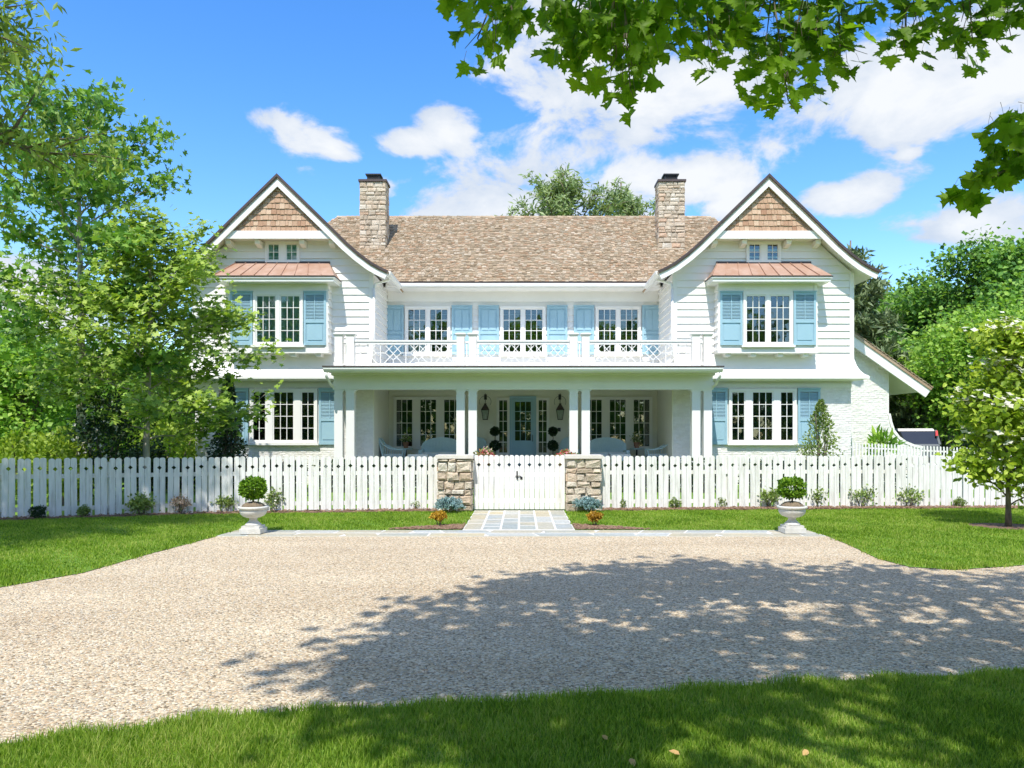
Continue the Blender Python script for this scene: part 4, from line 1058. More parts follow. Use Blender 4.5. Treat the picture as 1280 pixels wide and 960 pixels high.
# ================================================================== FENCE
_pk = {}
def picket_mesh(w, h, key):
    """Picket of two round-topped boards with a diamond notch where they meet."""
    if key in _pk: return _pk[key]
    m = MB(); hw = w / 2; g = .004; zc = h - .215; dd = .042
    for s in (-1, 1):
        r = (hw - g) / 2; cx = g + r
        top = [(cx + r * math.cos(t), h - r * .75 + r * .75 * math.sin(t)) for t in np.linspace(0, PI, 7)]
        pl = [(g, 0), (hw, 0)] + top + [(g, zc + dd), (g + dd, zc), (g, zc - dd)]
        m.prism([(s * x, z) for x, z in pl], -.011, .011)
    me = bpy.data.meshes.new('picket'); me.from_pydata(m.v, [], m.f); me.materials.append(M['fence']); _pk[key] = me; return me
rfz = random.Random(31)
def fence_run(line, label, h, z0=.04, pitch=.262, w=.223):
    f = thing('picket_fence', label, 'fence', (line[0][0], line[0][1], 0), 'white picket fence runs')
    rl = MB(); ps = MB()
    for (xa, ya), (xb, yb) in zip(line, line[1:]):
        L = math.hypot(xb - xa, yb - ya); d = Vector(((xb - xa) / L, (yb - ya) / L, 0)); ang = math.atan2(d.y, d.x)
        nrm = Vector((-d.y, d.x, 0));
        if nrm.y < 0: nrm = -nrm
        n = max(1, round(L / pitch)); p = L / n
        for i in range(n):
            c = Vector((xa, ya, z0)) + d * p * (i + .5) + nrm * rfz.uniform(-.004, .004)
            link('picket', picket_mesh(w, h, (w, h)), c + Vector((0, 0, rfz.uniform(-.012, .012))), f, rot=(rfz.uniform(-.006, .006), rfz.uniform(-.007, .007), ang + rfz.uniform(-.02, .02)))
        for zz in (z0 + .15, z0 + .80):
            a = Vector((xa, ya, zz)) + nrm * .035; b = Vector((xb, yb, zz)) + nrm * .035; m = MB(); m.bar(a, b, .085, .04, up=nrm); m.build('rail', M['fence'], f)
        k = max(1, round(L / 2.4))
        for i in range(k + 1):
            c = Vector((xa, ya, 0)) + d * L * i / k + nrm * .10; m = MB(); m.box(c.x - .045, c.x + .045, c.y - .045, c.y + .045, 0, h - .06); m.build('post', M['fence'], f)
    return f
fence_run(FENCE_L, 'long white picket fence left of the gate, dappled with tree shade', 1.17)
fence_run(FENCE_R, 'sunlit white picket fence running right of the gate behind the dogwood', 1.17)

def pier(cx, label):
    p = thing('stone_pier', label, 'pier', (cx, 16.95, 0), 'stone piers beside the gate')
    x0, x1, y0, y1, zt = cx - .375, cx + .375, 16.68, 17.25, 1.16
    m = MB(); m.box(x0 + .03, x1 - .03, y0 + .035, y1, -.05, zt); m.build('core', M['mortar'], p)
    rr = random.Random(int(cx * 77) + 5); z = 0.0
    while z < zt - .02:
        h = min(rr.choice((.12, .15, .19, .22)), zt - z)
        if zt - z - h < .07: h = zt - z
        x = x0
        while x < x1 - .01:
            xe = x + rr.uniform(.14, .36)
            if x1 - xe < .12: xe = x1
            b = MB(); b.rock(x + .013, xe - .013, y0 - rr.uniform(0, .06), y0 + .08, z + .013, z + h - .013, .022, rr); b.build('stone', M['stone'], p); x = xe
        for sd, xs in ((-1, x0), (1, x1)):
            y = y0 + .05
            while y < y1 - .02:
                ye = y + rr.uniform(.18, .34)
                if y1 - ye < .12: ye = y1
                b = MB(); q = rr.uniform(-.005, .02); b.box(min(xs + sd * q, xs - sd * .05), max(xs + sd * q, xs - sd * .05), y + .012, ye - .012, z + .012, z + h - .012); b.build('stone', M['stone'], p); y = ye
        z += h
    c = MB(); c.box(x0 - .035, x1 + .035, y0 - .06, y1 + .04, zt, zt + .075); c.build('cap', M['capstone'], p)
pier(-1.455, 'stone pier with flat cap on the left side of the gate')
pier(1.355, 'stone pier with flat cap on the right side of the gate')

gate = thing('gate', 'white double board gate with diamond cutouts and black latch between stone piers', 'gate', (-.05, 17.0, 0))
for i in range(9):
    x = -.05 + (i - 4) * .2245
    k = picket_mesh(.2125, 1.20, 'gate'); link('board', k, (x, 17.0, .03), gate)
gr = MB()
for zz in (.22, .80): gr.box(-1.05, -.056, 17.012, 17.05, zz - .05, zz + .05); gr.box(-.044, .95, 17.012, 17.05, zz - .05, zz + .05)
gr.build('rail', M['fence'], gate)
la = MB(); la.tube([(-.10, 16.965, .70), (-.10, 16.965, .88)], .010, 6); la.tube([(-.14, 16.97, .765), (-.03, 16.97, .765), (.0, 16.965, .74)], .010, 6); la.tube([(-.095, 16.965, .76), (-.085, 16.965, .70)], .012, 6)
la.box(-.115, -.085, 16.975, 16.988, .69, .87); la.box(-.03, .02, 16.975, 16.988, .69, .75); la.build('latch', M['dark'], gate)

# ================================================================== URNS
urn = thing('stone_urn', 'pale cast stone urn at the left end of the flagstone border', 'urn', (0, 0, 0), 'pedestal urns beside the drive')
m = MB(); m.box(-.175, .175, -.175, .175, 0, .085); m.box(-.15, .15, -.15, .15, .085, .125); m.build('plinth', M['cast'], urn)
m = MB(); m.lathe([(.135, .125), (.13, .15), (.105, .17), (.075, .20), (.062, .225), (.066, .245), (.085, .255)], n=28); m.build('foot', M['cast'], urn, smooth=True)
m = MB(); m.lathe([(.06, .25), (.11, .26), (.17, .285), (.205, .32), (.218, .355), (.222, .385), (.212, .392), (.222, .40), (.246, .412), (.25, .432), (.24, .447), (.21, .45), (.20, .43)], n=32); m.build('bowl', M['cast'], urn, smooth=True)
m = MB(); m.lathe([(.20, .42), (.17, .475), (.12, .51), (.05, .525)], n=20); m.build('soil', M['soil'], urn, smooth=True)
UL, UR = (-4.5, 12.88, .026), (4.56, 12.95, .026)
u2 = dup(urn, UR, .0, 'pale cast stone urn at the right end of the flagstone border')
urn.location = UL; ORG[urn.name] = Vector(UL)
def topiary(loc, label, shape, seed):
    rng = np.random.default_rng(seed); t = thing('boxwood', label, 'shrub', loc, 'clipped boxwoods in the urns'); x, y, z = loc
    m = MB(); m.tube([(x, y, z), (x + .01, y, z + .08), (x, y, z + .2)], [.016, .014, .01], 7); m.build('stem', M['bark'], t)
    n = 2600; u = rng.normal(size=(n, 3)); u /= np.linalg.norm(u, axis=1)[:, None]
    if shape == 'ball': r = np.array([.205, .205, .175])
    else:
        u = np.sign(u) * np.abs(u) ** .62; r = np.array([.20, .18, .165]); u /= np.maximum(1, np.abs(u).max(1))[:, None]; u *= .97
    rad = rng.uniform(.3, 1, size=(n, 1)) ** .35
    P = np.array([x, y, z + .235]) + u * rad * r * (1 + .07 * np.sin(u[:, :1] * 9 + seed) + .06 * np.sin(u[:, 1:2] * 11))
    foliage('foliage', P, .042, 'oval', M['box'], t, rng, up=.15, dirs=u)
topiary((UL[0], UL[1], UL[2] + .515), 'bright green clipped boxwood ball in the left urn', 'ball', 3)
topiary((UR[0], UR[1], UR[2] + .515), 'squarish bright green boxwood in the right urn', 'box', 4)

# ================================================================== PORCH THINGS
FZ = .552
def lantern(x, label):
    l = thing('lantern', label, 'lantern', (x, 28.97, 2.25), 'porch wall lanterns'); y = 28.74
    b = MB(); b.tube([(x, y, 2.86), (x, y, 3.24)], .014, 6); b.tube([(x, y, 3.22), (x, 28.9, 3.22), (x, 28.975, 3.16)], .012, 6)
    b.tube([(x + .22 * math.cos(t), y, 2.93 + .22 * math.sin(t)) for t in np.linspace(-.5, PI + .5, 18)], .007, 5); b.box(x - .05, x + .05, 28.955, 28.984, 3.02, 3.22); b.build('bracket', M['dark'], l)
    r = MB()
    r.hex([(x - .155, y - .155, 2.63), (x + .155, y - .155, 2.63), (x + .155, y + .155, 2.63), (x - .155, y + .155, 2.63), (x - .055, y - .055, 2.81), (x + .055, y - .055, 2.81), (x + .055, y + .055, 2.81), (x - .055, y + .055, 2.81)])
    r.box(x - .045, x + .045, y - .045, y + .045, 2.81, 2.87); r.build('hood', M['bronze'], l)
    f = MB()
    for sx in (-1, 1):
        for sy in (-1, 1): f.bar((x + sx * .135, y + sy * .135, 2.63), (x + sx * .085, y + sy * .085, 2.28), .018)
    f.box(x - .095, x + .095, y - .095, y + .095, 2.255, 2.28); f.box(x - .145, x + .145, y - .145, y + .145, 2.612, 2.63); f.build('frame', M['dark'], l)
    c = MB(); c.lathe([(.012, 2.285), (.016, 2.40), (.008, 2.47)], (x, y, 0), 8); c.build('burner', M['trim'], l)
    g = MB(); w0, w1 = .078, .125
    g.hex([(x - w0, y - w0, 2.282), (x + w0, y - w0, 2.282), (x + w0, y + w0, 2.282), (x - w0, y + w0, 2.282), (x - w1, y - w1, 2.61), (x + w1, y - w1, 2.61), (x + w1, y + w1, 2.61), (x - w1, y + w1, 2.61)]); g.build('glass', M['glass'], l)
lantern(hx(-1.41), 'black and copper lantern on the wall left of the front door'); lantern(hx(1.39), 'black and copper lantern on the wall right of the front door')

def double_topiary(x, label, seed):
    t = thing('topiary', label, 'topiary', (x, 28.2, FZ), 'double ball topiaries at the door'); rng = np.random.default_rng(seed)
    m = MB(); m.lathe([(.15, 0), (.20, .30), (.215, .31), (.215, .36), (.18, .36)], (x, 28.2, FZ), 20); m.build('pot', M['trim'], t, smooth=False)
    m = MB(); m.tube([(x, 28.2, FZ + .34), (x + .01, 28.2, FZ + 1.3)], .016, 6); m.build('stem', M['bark'], t)
    for zc, r in ((1.30, .165), (1.82, .14)):
        n = 900; u = rng.normal(size=(n, 3)); u /= np.linalg.norm(u, axis=1)[:, None]; P = np.array([x, 28.2, zc]) + u * r * rng.uniform(.5, 1.05, size=(n, 1)) ** .4
        foliage('foliage', P, .06, 'oval', M['dark_leaf'], t, rng, up=.15, dirs=u)
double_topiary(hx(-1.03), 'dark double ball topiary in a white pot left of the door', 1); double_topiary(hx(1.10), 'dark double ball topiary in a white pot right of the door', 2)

def sofa_at(x, label, w=1.5):
    s = thing('sofa', label, 'sofa', (x, 27.5, FZ), 'wicker sofas on the porch'); y = 27.5; h = w / 2
    m = MB(); top = [(x + h * .98 * math.cos(t), FZ + .62 + .43 * math.sin(t) ** .7) for t in np.linspace(0, PI, 19)]
    m.prism([(x - h, FZ + .25)] + list(reversed(top)) + [(x + h, FZ + .25)] if False else [(x + h * .98, FZ + .25)] + top + [(x - h * .98, FZ + .25)], y + .32, y + .40); m.build('backrest', M['wicker'], s)
    m = MB(); m.box(x - h, x + h, y - .36, y + .318, FZ + .12, FZ + .38)
    for q in (-1, 1): m.box(x + q * (h - .06) - .06, x + q * (h - .06) + .06, y - .36, y + .316, FZ + .38, FZ + .60)
    m.build('seat', M['wicker'], s)
    m = MB()
    for q in (-1, 0): m.box(x + q * (h - .13) + .005, x + (q + 1) * (h - .13) - .005, y - .38, y + .31, FZ + .381, FZ + .52)
    m.build('cushion', M['cushion'], s)
    for q in (-1, 1):
        for yy in (-.32, .34): m = MB(); m.box(x + q * (h - .05) - .03, x + q * (h - .05) + .03, y + yy - .03, y + yy + .03, FZ, FZ + .12); m.build('leg', M['wicker'], s)
    m = MB(); k = 12
    for i in range(k): xx = x - h * .8 + 1.6 * h * i / (k - 1); m.box(xx - .012, xx + .012, y + .305, y + .318, FZ + .53, FZ + .62 + .40 * math.sqrt(max(0, 1 - ((xx - x) / h) ** 2)))
    m.build('slats', M['wicker'], s, kind='stuff')
sofa_at(hx(-2.95), 'pale blue wicker sofa under the left porch windows'); sofa_at(hx(3.02), 'pale blue wicker sofa under the right porch windows')

def side_chair(x, f, label):
    """Wicker armchair seen from the side, facing f along x."""
    c = thing('wicker_chair', label, 'chair', (x, 27.2, FZ), 'wicker chairs at the porch ends'); y0, y1 = 26.92, 27.48
    def X(u): return x + f * u
    m = MB()
    for y in (y0, y1):
        m.tube([(X(-.46), y, FZ + 1.04), (X(-.30), y, FZ + .80), (X(-.05), y, FZ + .66), (X(.20), y, FZ + .62), (X(.42), y, FZ + .62)], .028, 7)
        m.tube([(X(-.46), y, FZ + 1.04), (X(-.22), y, FZ + .02)], .022, 6); m.tube([(X(.42), y, FZ + .62), (X(.33), y, FZ + .02)], .022, 6)
        m.tube([(X(-.29), y, FZ + .36), (X(.37), y, FZ + .36)], .018, 6)
    m.build('frame', M['wicker'], c, smooth=True)
    b = MB()
    for y in (y0, y1):
        n = 9
        for i in range(n):
            u = -.30 + .66 * i / (n - 1); zt = FZ + (.80 - (u + .3) * .56 if u < -.05 else .65); b.bar((X(u), y, FZ + .36), (X(u + .02), y, zt), .012)
    b.build('spindles', M['wicker'], c, kind='stuff')
    k = MB(); k.hex([(X(-.46), y0, FZ + 1.03), (X(-.43), y0, FZ + 1.03), (X(-.43), y1, FZ + 1.03), (X(-.46), y1, FZ + 1.03), (X(-.31), y0, FZ + .36), (X(-.27), y0, FZ + .36), (X(-.27), y1, FZ + .36), (X(-.31), y1, FZ + .36)]); k.build('backrest', M['wicker'], c)
    s = MB(); xa, xb = sorted((X(-.28), X(.38))); s.box(xa, xb, y0 + .03, y1 - .03, FZ + .37, FZ + .47); s.build('cushion', M['cushion'], c)
side_chair(hx(-4.62), 1, 'pale blue wicker chair at the left end of the porch'); side_chair(hx(4.78), -1, 'pale blue wicker chair at the right end of the porch')

def armchair(x, label):
    c = thing('armchair', label, 'chair', (x, 28.45, FZ), 'wicker armchairs beside the door'); y = 28.45
    m = MB(); top = [(x + .33 * math.cos(t), FZ + .72 + .34 * math.sin(t)) for t in np.linspace(0, PI, 13)]
    m.prism([(x + .33, FZ + .2)] + top + [(x - .33, FZ + .2)], y + .22, y + .28); m.build('backrest', M['wicker'], c)
    m = MB(); m.box(x - .36, x + .36, y - .3, y + .218, FZ + .14, FZ + .40); m.build('seat', M['wicker'], c)
    for q in (-1, 1): m = MB(); m.box(x + q * .33 - .045, x + q * .33 + .045, y - .3, y + .216, FZ + .402, FZ + .62); m.build('arm', M['wicker'], c)
    for q in (-1, 1):
        for yy in (-.26, .2): m = MB(); m.box(x + q * .31 - .03, x + q * .31 + .03, y + yy - .03, y + yy + .03, FZ, FZ + .14); m.build('leg', M['wicker'], c)
armchair(hx(-1.66), 'pale blue wicker armchair beside the left topiary'); armchair(hx(1.70), 'pale blue wicker armchair beside the right topiary')

def ottoman(x, label):
    t = thing('ottoman', label, 'ottoman', (x, 26.6, FZ), 'wicker ottomans on the porch')
    m = MB(); m.box(x - .33, x + .33, 26.35, 26.85, FZ + .1, FZ + .36); m.build('base', M['wicker'], t)
    m = MB(); m.box(x - .34, x + .34, 26.34, 26.86, FZ + .361, FZ + .47); m.build('cushion', M['cushion'], t)
    for q in (-1, 1):
        for r in (26.4, 26.8): m = MB(); m.box(x + q * .28 - .03, x + q * .28 + .03, r - .03, r + .03, FZ, FZ + .1); m.build('leg', M['wicker'], t)
ottoman(hx(-3.62), 'wicker ottoman with pale cushion by the left sofa'); ottoman(hx(3.35), 'wicker ottoman with pale cushion by the right sofa')
def side_table(x, label, lp, seed):
    t = thing('side_table', label, 'table', (x, 28.35, FZ), 'small porch tables')
    m = MB(); m.lathe([(.26, .60), (.27, .63), (.26, .65)], (x, 28.35, FZ), 20); m.build('table_top', M['wicker'], t)
    m = MB(); m.lathe([(.16, 0), (.04, .04), (.03, .59)], (x, 28.35, FZ), 14); m.build('pedestal', M['dark'], t)
    p = thing('flower_pot', lp, 'pot', (x, 28.35, FZ + .65), 'flower pots on the porch tables')
    m = MB(); m.lathe([(.075, .651), (.11, .83), (.12, .84), (.12, .87), (.09, .87)], (x, 28.35, FZ), 16); m.build('pot', M['terracotta'], p)
    rng = np.random.default_rng(seed); P = np.array([x, 28.35, FZ + 1.0]) + rng.normal(size=(160, 3)) * np.array([.09, .09, .07])
    foliage('foliage', P, .07, 'oval', M['shrub'], p, rng); foliage('blossoms', P[:50] + np.array([0, -.02, .03]), .07, 'flower', M['petal'], p, rng)
side_table(hx(-4.32), 'round side table left of the left sofa', 'terracotta pot of pale flowers on the left side table', 5); side_table(hx(4.20), 'round side table right of the right sofa', 'terracotta pot of pale flowers on the right side table', 6)
for x, l, sd in ((hx(-1.18), 'red and white flowering plant left of the porch steps', 1), (hx(1.32), 'red and white flowering plant right of the porch steps', 2)):
    shrub('flowering_plant', l, 'plant', (x, 23.6, 0), .36, 1.22, 'shrub', 600, .06, 'oval', sd, low=.7, flower=('redpetal', 600, .085), group='red flowering plants by the steps')

# ================================================================== PLANTS ALONG THE FENCE
def at_ground(px, py):
    d = F * EYE / (py - HY); return ((px - CX) / F * d, d, .015)
def px2m(px, d): return px / F * d
G1, G2 = 'low shrubs along the white fence', 'leafy shrubs along the white fence'
rows = [
    (48, 650, 8, 17, 'dark_leaf', 'dark green boxwood mound at the far left of the fence', 600, .03, G1),
    (105, 647.5, 7, 14, 'shrub', 'small round green bush near the left end of the fence', 450, .03, G1),
    (175, 645.5, 15, 21, 'shrub', 'wide leafy bush between the small round bush and the dry twiggy shrub', 420, .055, G2),
    (225, 643.5, 10, 20, 'drytwig', 'dry pinkish brown twiggy shrub against the left fence', 260, .045, G2),
    (284, 641.5, 11, 20, 'shrub', 'leafy bush just left of the left urn', 330, .055, G2),
    (401, 637.5, 6, 14, 'shrub', 'small shrub third left of the left stone pier', 260, .034, G1),
    (457, 637.5, 7, 15, 'shrub', 'small shrub second left of the left stone pier', 280, .034, G1),
    (520, 638, 7, 14, 'shrub', 'small shrub closest to the left stone pier', 260, .034, G1),
    (778, 637.5, 7, 13, 'shrub', 'small shrub closest to the right stone pier', 260, .034, G1),
    (843, 637.5, 7, 14, 'shrub', 'small shrub second right of the right stone pier', 280, .034, G1),
    (901, 636.5, 6, 15, 'shrub', 'small shrub third right of the right stone pier', 260, .034, G1),
    (961, 636.5, 12, 23, 'shrub', 'leafy bush just left of the right urn', 340, .055, G2),
    (1020, 635.5, 13, 23, 'shrub', 'open branched bush just right of the right urn', 240, .055, G2),
    (1077, 635.5, 15, 22, 'shrub', 'open leafy bush midway between the right urn and the dogwood', 260, .055, G2),
    (1137, 635.5, 15, 22, 'shrub', 'open leafy bush nearer the dogwood on the right fence', 260, .055, G2),
    (1200, 636, 7, 13, 'shrub', 'small shrub beside the dogwood at the right fence', 260, .034, G1)]
for i, (px, py, rp_, hp, lm, lab, n, sz, grp) in enumerate(rows):
    loc = at_ground(px, py); d = loc[1]
    big = sz > .04
    shrub('fence_shrub', lab, 'shrub', loc, px2m(rp_, d), px2m(hp, d), lm, n, sz, 'oval', 50 + i, stems=7 if big else 5, group=grp, low=.06 if big else .03, loose=.75 if big else 0)
loc = at_ground(343, 640.5); shrub('fence_shrub', 'white flowering variegated bush just right of the left urn', 'shrub', loc, .25, .46, 'shrub', 420, .05, 'oval', 70, flower=('petal', 190, .045), group=G2, stems=7, loose=.5)
def spruce(px, label, seed):
    x, y, z = at_ground(px, 641.5); y -= .05; rng = np.random.default_rng(seed); rnd = random.Random(seed)
    t = thing('blue_spruce', label, 'shrub', (x, y, z), 'dwarf blue spruces at the piers'); st = MB(); Q = []; D = []
    st.tube([(x, y, z), (x, y, z + .2)], .022, 6)
    for i in range(150):
        a = rnd.uniform(0, 2 * PI); e = rnd.uniform(-.05, 1.4); L = (.32 if e < .8 else .27) * rnd.uniform(.75, 1.1)
        d = Vector((math.cos(a) * math.cos(e), math.sin(a) * math.cos(e), math.sin(e) * .75)); b = Vector((x, y, z + .12)); tip = b + Vector((d.x * L, d.y * L, d.z * L))
        st.tube([b + d * L * .3, tip], [.007, .003], 3, cap=False)
        for k in range(42):
            f = rnd.uniform(.45, 1.02); Q.append(b + d * L * f); D.append(d + Vector((rnd.gauss(0, .6), rnd.gauss(0, .6), rnd.gauss(.1, .6))))
    st.build('stem', M['bark'], t); foliage('needles', np.array(Q), .042, 'long', M['spruce'], t, rng, up=.1, dirs=np.array(D))
spruce(562, 'dwarf blue spruce in front of the left stone pier', 1); spruce(734, 'dwarf blue spruce in front of the right stone pier', 2)
for px, lab, sd in ((549, 'small golden shrub beside the path below the left blue spruce', 1), (743, 'small golden shrub beside the path below the right blue spruce', 2)):
    x, y, z = at_ground(px, 659); shrub('golden_shrub', lab, 'shrub', (x, y, .022), .13, .25, 'gold', 700, .035, 'oval', sd, group='golden shrubs beside the path')
# fallen leaves on the near grass
for i, (px, py) in enumerate(((788, 948), (850, 944), (760, 925), (1010, 938))):
    d = F * (EYE - .06) / (py - HY); V, Fc = leaves_np(np.array([(0., 0., 0.)]), .05, 'oval', np.random.default_rng(i), up=.8)
    o = link('fallen_leaf', mesh_np('fallen_leaf', V, Fc, M['tan_leaf']), ((px - CX) / F * d, d, .062))
    tag(o, ('dry brown leaf on the near grass, second from the left', 'dry brown leaf on the near grass, third from the left', 'dry brown leaf farthest left and farthest back on the near grass', 'dry brown leaf on the near grass, rightmost of four')[i], 'leaf', 'fallen leaves on the near grass')

# ================================================================== NEAR MAPLE
maple = thing('maple_tree', 'large maple whose leafy branches hang into the top of the view', 'tree', (2.9, -1.2, 0))
rng = np.random.default_rng(12); rnd = random.Random(12)
wood = MB(); base = Vector((2.9, -1.2, 0))
wood.tube([base, base + Vector((0, 0, .5)), base + Vector((.05, .1, 2.2)), base + Vector((0, .2, 4.2)), base + Vector((-.1, .3, 7)), base + Vector((0, .4, 9.8))], [.46, .34, .29, .24, .14, .03], 12)
def visible(P):
    Y = np.maximum(P[:, 1], .01); px = CX + F * P[:, 0] / Y; py = HY - F * (P[:, 2] - EYE) / Y
    return (P[:, 1] > .05) & (px > -40) & (px < 1320) & (py > -45)
hang = [(592, 8, 42, 22, 16, 4.4), (640, 18, 24, 22, 14, 4.5), (597, 48, 24, 22, 13, 4.4), (560, 6, 18, 12, 5, 4.4),
        (745, 20, 66, 34, 60, 4.7), (800, 30, 60, 38, 70, 4.8), (715, 55, 36, 32, 28, 4.6), (770, 72, 44, 34, 40, 4.6), (850, 18, 44, 30, 36, 4.9), (788, 112, 24, 16, 9, 4.5), (690, 12, 20, 18, 8, 4.6),
        (900, 40, 50, 34, 46, 5.2), (960, 30, 70, 42, 80, 5.3), (1020, 40, 46, 40, 52, 5.2), (985, 85, 44, 32, 40, 5.1), (1050, 75, 30, 26, 20, 5.1), (985, 125, 18, 20, 10, 5.0), (890, 66, 26, 20, 14, 5.0), (1075, 15, 34, 22, 22, 5.2), (930, 8, 60, 16, 24, 5.3),
        (1145, 22, 26, 34, 26, 5.0), (1205, 14, 46, 22, 30, 5.1), (1215, 45, 34, 20, 18, 5.0), (1260, 28, 28, 32, 26, 5.0), (1290, 5, 30, 20, 14, 5.0), (1130, 55, 12, 16, 6, 5.0),
        (1258, 180, 26, 28, 16, 4.5), (1278, 205, 26, 24, 16, 4.5), (1245, 222, 26, 14, 9, 4.5), (1217, 244, 16, 13, 7, 4.5), (1300, 180, 30, 30, 16, 4.5)]
HC0 = [W(h[0], h[1], h[5]) for h in hang]
cent = []
shade = [(-1.45, 4.75), (-1.3, 6.0), (-.6, 7.8), (.5, 9.1), (1.7, 9.8), (3.0, 9.9), (4.6, 9.2), (6.6, 8.5), (8.2, 8.0), (9.0, 5.0), (7.5, .5), (3, -2.0), (.4, .5), (.1, 2.6), (-.3, 3.95)]
def stem_at(z): return base + Vector((0, .25, z))
tries = 0
while len(cent) < 470 and tries < 6000:
    tries += 1
    gx, gy, h = rnd.uniform(-2, 9), rnd.uniform(-2, 10.3), rnd.uniform(4.3, 9.6)
    if not inpoly(np.array([gx]), np.array([gy]), shade)[0] or math.hypot(gx - 1.3, (gy - 4.0) * 1.3) < .95 or math.hypot(gx - 5.2, gy - 7.2) < .7: continue
    p = Vector((gx, gy, 0)) - LIGHT * (h / -LIGHT.z)
    q = np.array([tuple(p), (p.x - .3, p.y + .3, p.z - .35), (p.x + .3, p.y + .3, p.z - .35)])
    if visible(q).any(): continue
    if rnd.random() < .8 and any((p - c0).dot(-LIGHT) > .3 and ((p - c0) - (p - c0).dot(-LIGHT) * -LIGHT).length < .55 for c0 in HC0): continue
    cent.append(tuple(p))
for i in range(0, len(cent), 5):                     # limbs out to the leaf clumps
    c = Vector(cent[i]); a = stem_at(max(2.6, min(8.5, c.z - 1.6 - .25 * (c - base).xy.length))); m1 = a.lerp(c, .5) + Vector((0, 0, .25))
    pts = [a, a.lerp(m1, .5), m1, m1.lerp(c, .5) + Vector((0, 0, .05)), c]
    if visible(np.array([tuple(p) for p in pts])).any(): continue
    wood.tube(pts, [.06, .045, .03, .018, .006], 5, cap=False)
cent = np.array(cent)
NL = 27500
P = cent[rng.integers(0, len(cent), NL)] + rng.normal(size=(NL, 3)) * np.array([.32, .32, .16])
P = P[~visible(P)]
foliage('crown', P, .16, 'star', M['maple'], maple, rng, up=.6)
# the hanging branches in view: (px, py, half width, half height, leaves, distance)
cl = []
limb = [W(1330, -330, 5.0), W(1180, -220, 5.1), W(1000, -170, 5.2), W(820, -150, 4.8), W(650, -120, 4.5)]
wood.tube([base + Vector((0, .2, 4.4)), base + Vector((.3, 2.6, 4.7)), limb[0]] + limb[1:], [.13, .10, .075, .06, .05, .035, .018], 7, cap=False)
wood.tube([limb[0], W(1400, -60, 4.8), W(1380, 120, 4.6), W(1300, 205, 4.5), W(1258, 212, 4.5), W(1214, 236, 4.5)], [.05, .04, .028, .014, .008, .004], 6, cap=False)
LP = []; LD = []
for (px, py, rx, ry, n, d) in hang:
    n = int(n * 1.35); c = W(px, py, d)
    if px < 1200 or py < 100:
        t = min(max((1330 - px) / 680, 0), 1) * 4; k = min(int(t), 3); a = limb[k].lerp(limb[k + 1], t - k)
        mid = a.lerp(c, .55) + Vector((rnd.uniform(-.12, .12), rnd.uniform(-.15, .15), .08)); tip = c + Vector((rnd.uniform(-.05, .05), 0, -.6 * ry / F * d))
        wood.tube([a, mid, c, tip], [.012, .007, .004, .002], 5, cap=False)
        for j in range(4):
            q = c + Vector((rnd.uniform(-1, 1) * rx, rnd.uniform(-.5, .5) * rx, rnd.uniform(-.9, .6) * ry)) / F * d; wood.tube([mid.lerp(c, rnd.random()), q], [.003, .0015], 4, cap=False)
    for j in range(n):
        u, v = rnd.uniform(-1, 1), rnd.uniform(-1, 1)
        while u * u + v * v > 1: u, v = rnd.uniform(-1, 1), rnd.uniform(-1, 1)
        LP.append((c.x + u * rx / F * d, c.y + rnd.gauss(0, .2 if px < 1200 or py < 100 else .07), c.z + v * ry / F * d + .05)); LD.append((u * .5, rnd.gauss(0, .3) - .2, -.8 + .2 * v))
for p, d in zip(LP, LD):                             # leaf stalks
    p = Vector(p); d = Vector(d).normalized(); e = p - d * rnd.uniform(.04, .08) + Vector((rnd.uniform(-.02, .02), rnd.uniform(-.02, .02), .015)); wood.tube([p, p.lerp(e, .5) + Vector((0, 0, .006)), e], [.0011, .0012, .0016], 3, cap=False)
wood.build('trunk', M['bark'], maple, smooth=True)
LP = np.array(LP); LD = np.array(LD)
order = np.argsort(LP[:, 1] + 3 * (HY - F * (LP[:, 2] - EYE) / LP[:, 1] < -6))
big, rest = order[:300], order[300:]
protos = []
for k in range(6):
    V, Fc = leaves_np(np.zeros((1, 3)), 1.0, 'maple', np.random.default_rng(k), up=1.0, dirs=np.array([(4., 0, 0)]), jitter=0)
    V[:, 2] += (.10 + .05 * k % .2) * np.sin(V[:, 0] * (2 + .7 * k) + k) + (.05 + .03 * k) * np.cos(V[:, 1] * (4 + k) + k); V[:, 1] *= .85 + .06 * k; protos.append(mesh_np('leaf', V, Fc, M['maple']))
for i in big:
    z = -Vector(LD[i]).normalized(); s = rnd.uniform(.085, .135)
    nrm = Vector((rnd.gauss(0, .45), -.55 + rnd.gauss(0, .4), .6)); d = Vector(LD[i]).normalized(); nrm = (nrm - d * nrm.dot(d)).normalized(); b = nrm.cross(d)
    R = Matrix((d, b, nrm)).transposed()
    o = link('leaf', protos[rnd.randrange(6)], LP[i], maple, rot=R.to_euler()); o.scale = (s, s, s)
foliage('leaves', LP[rest], .115, 'maple', M['maple'], maple, rng, stuff=True, up=.62, dirs=LD[rest] * 1.6, normal=(0, -.6, .65), jitter=.2)

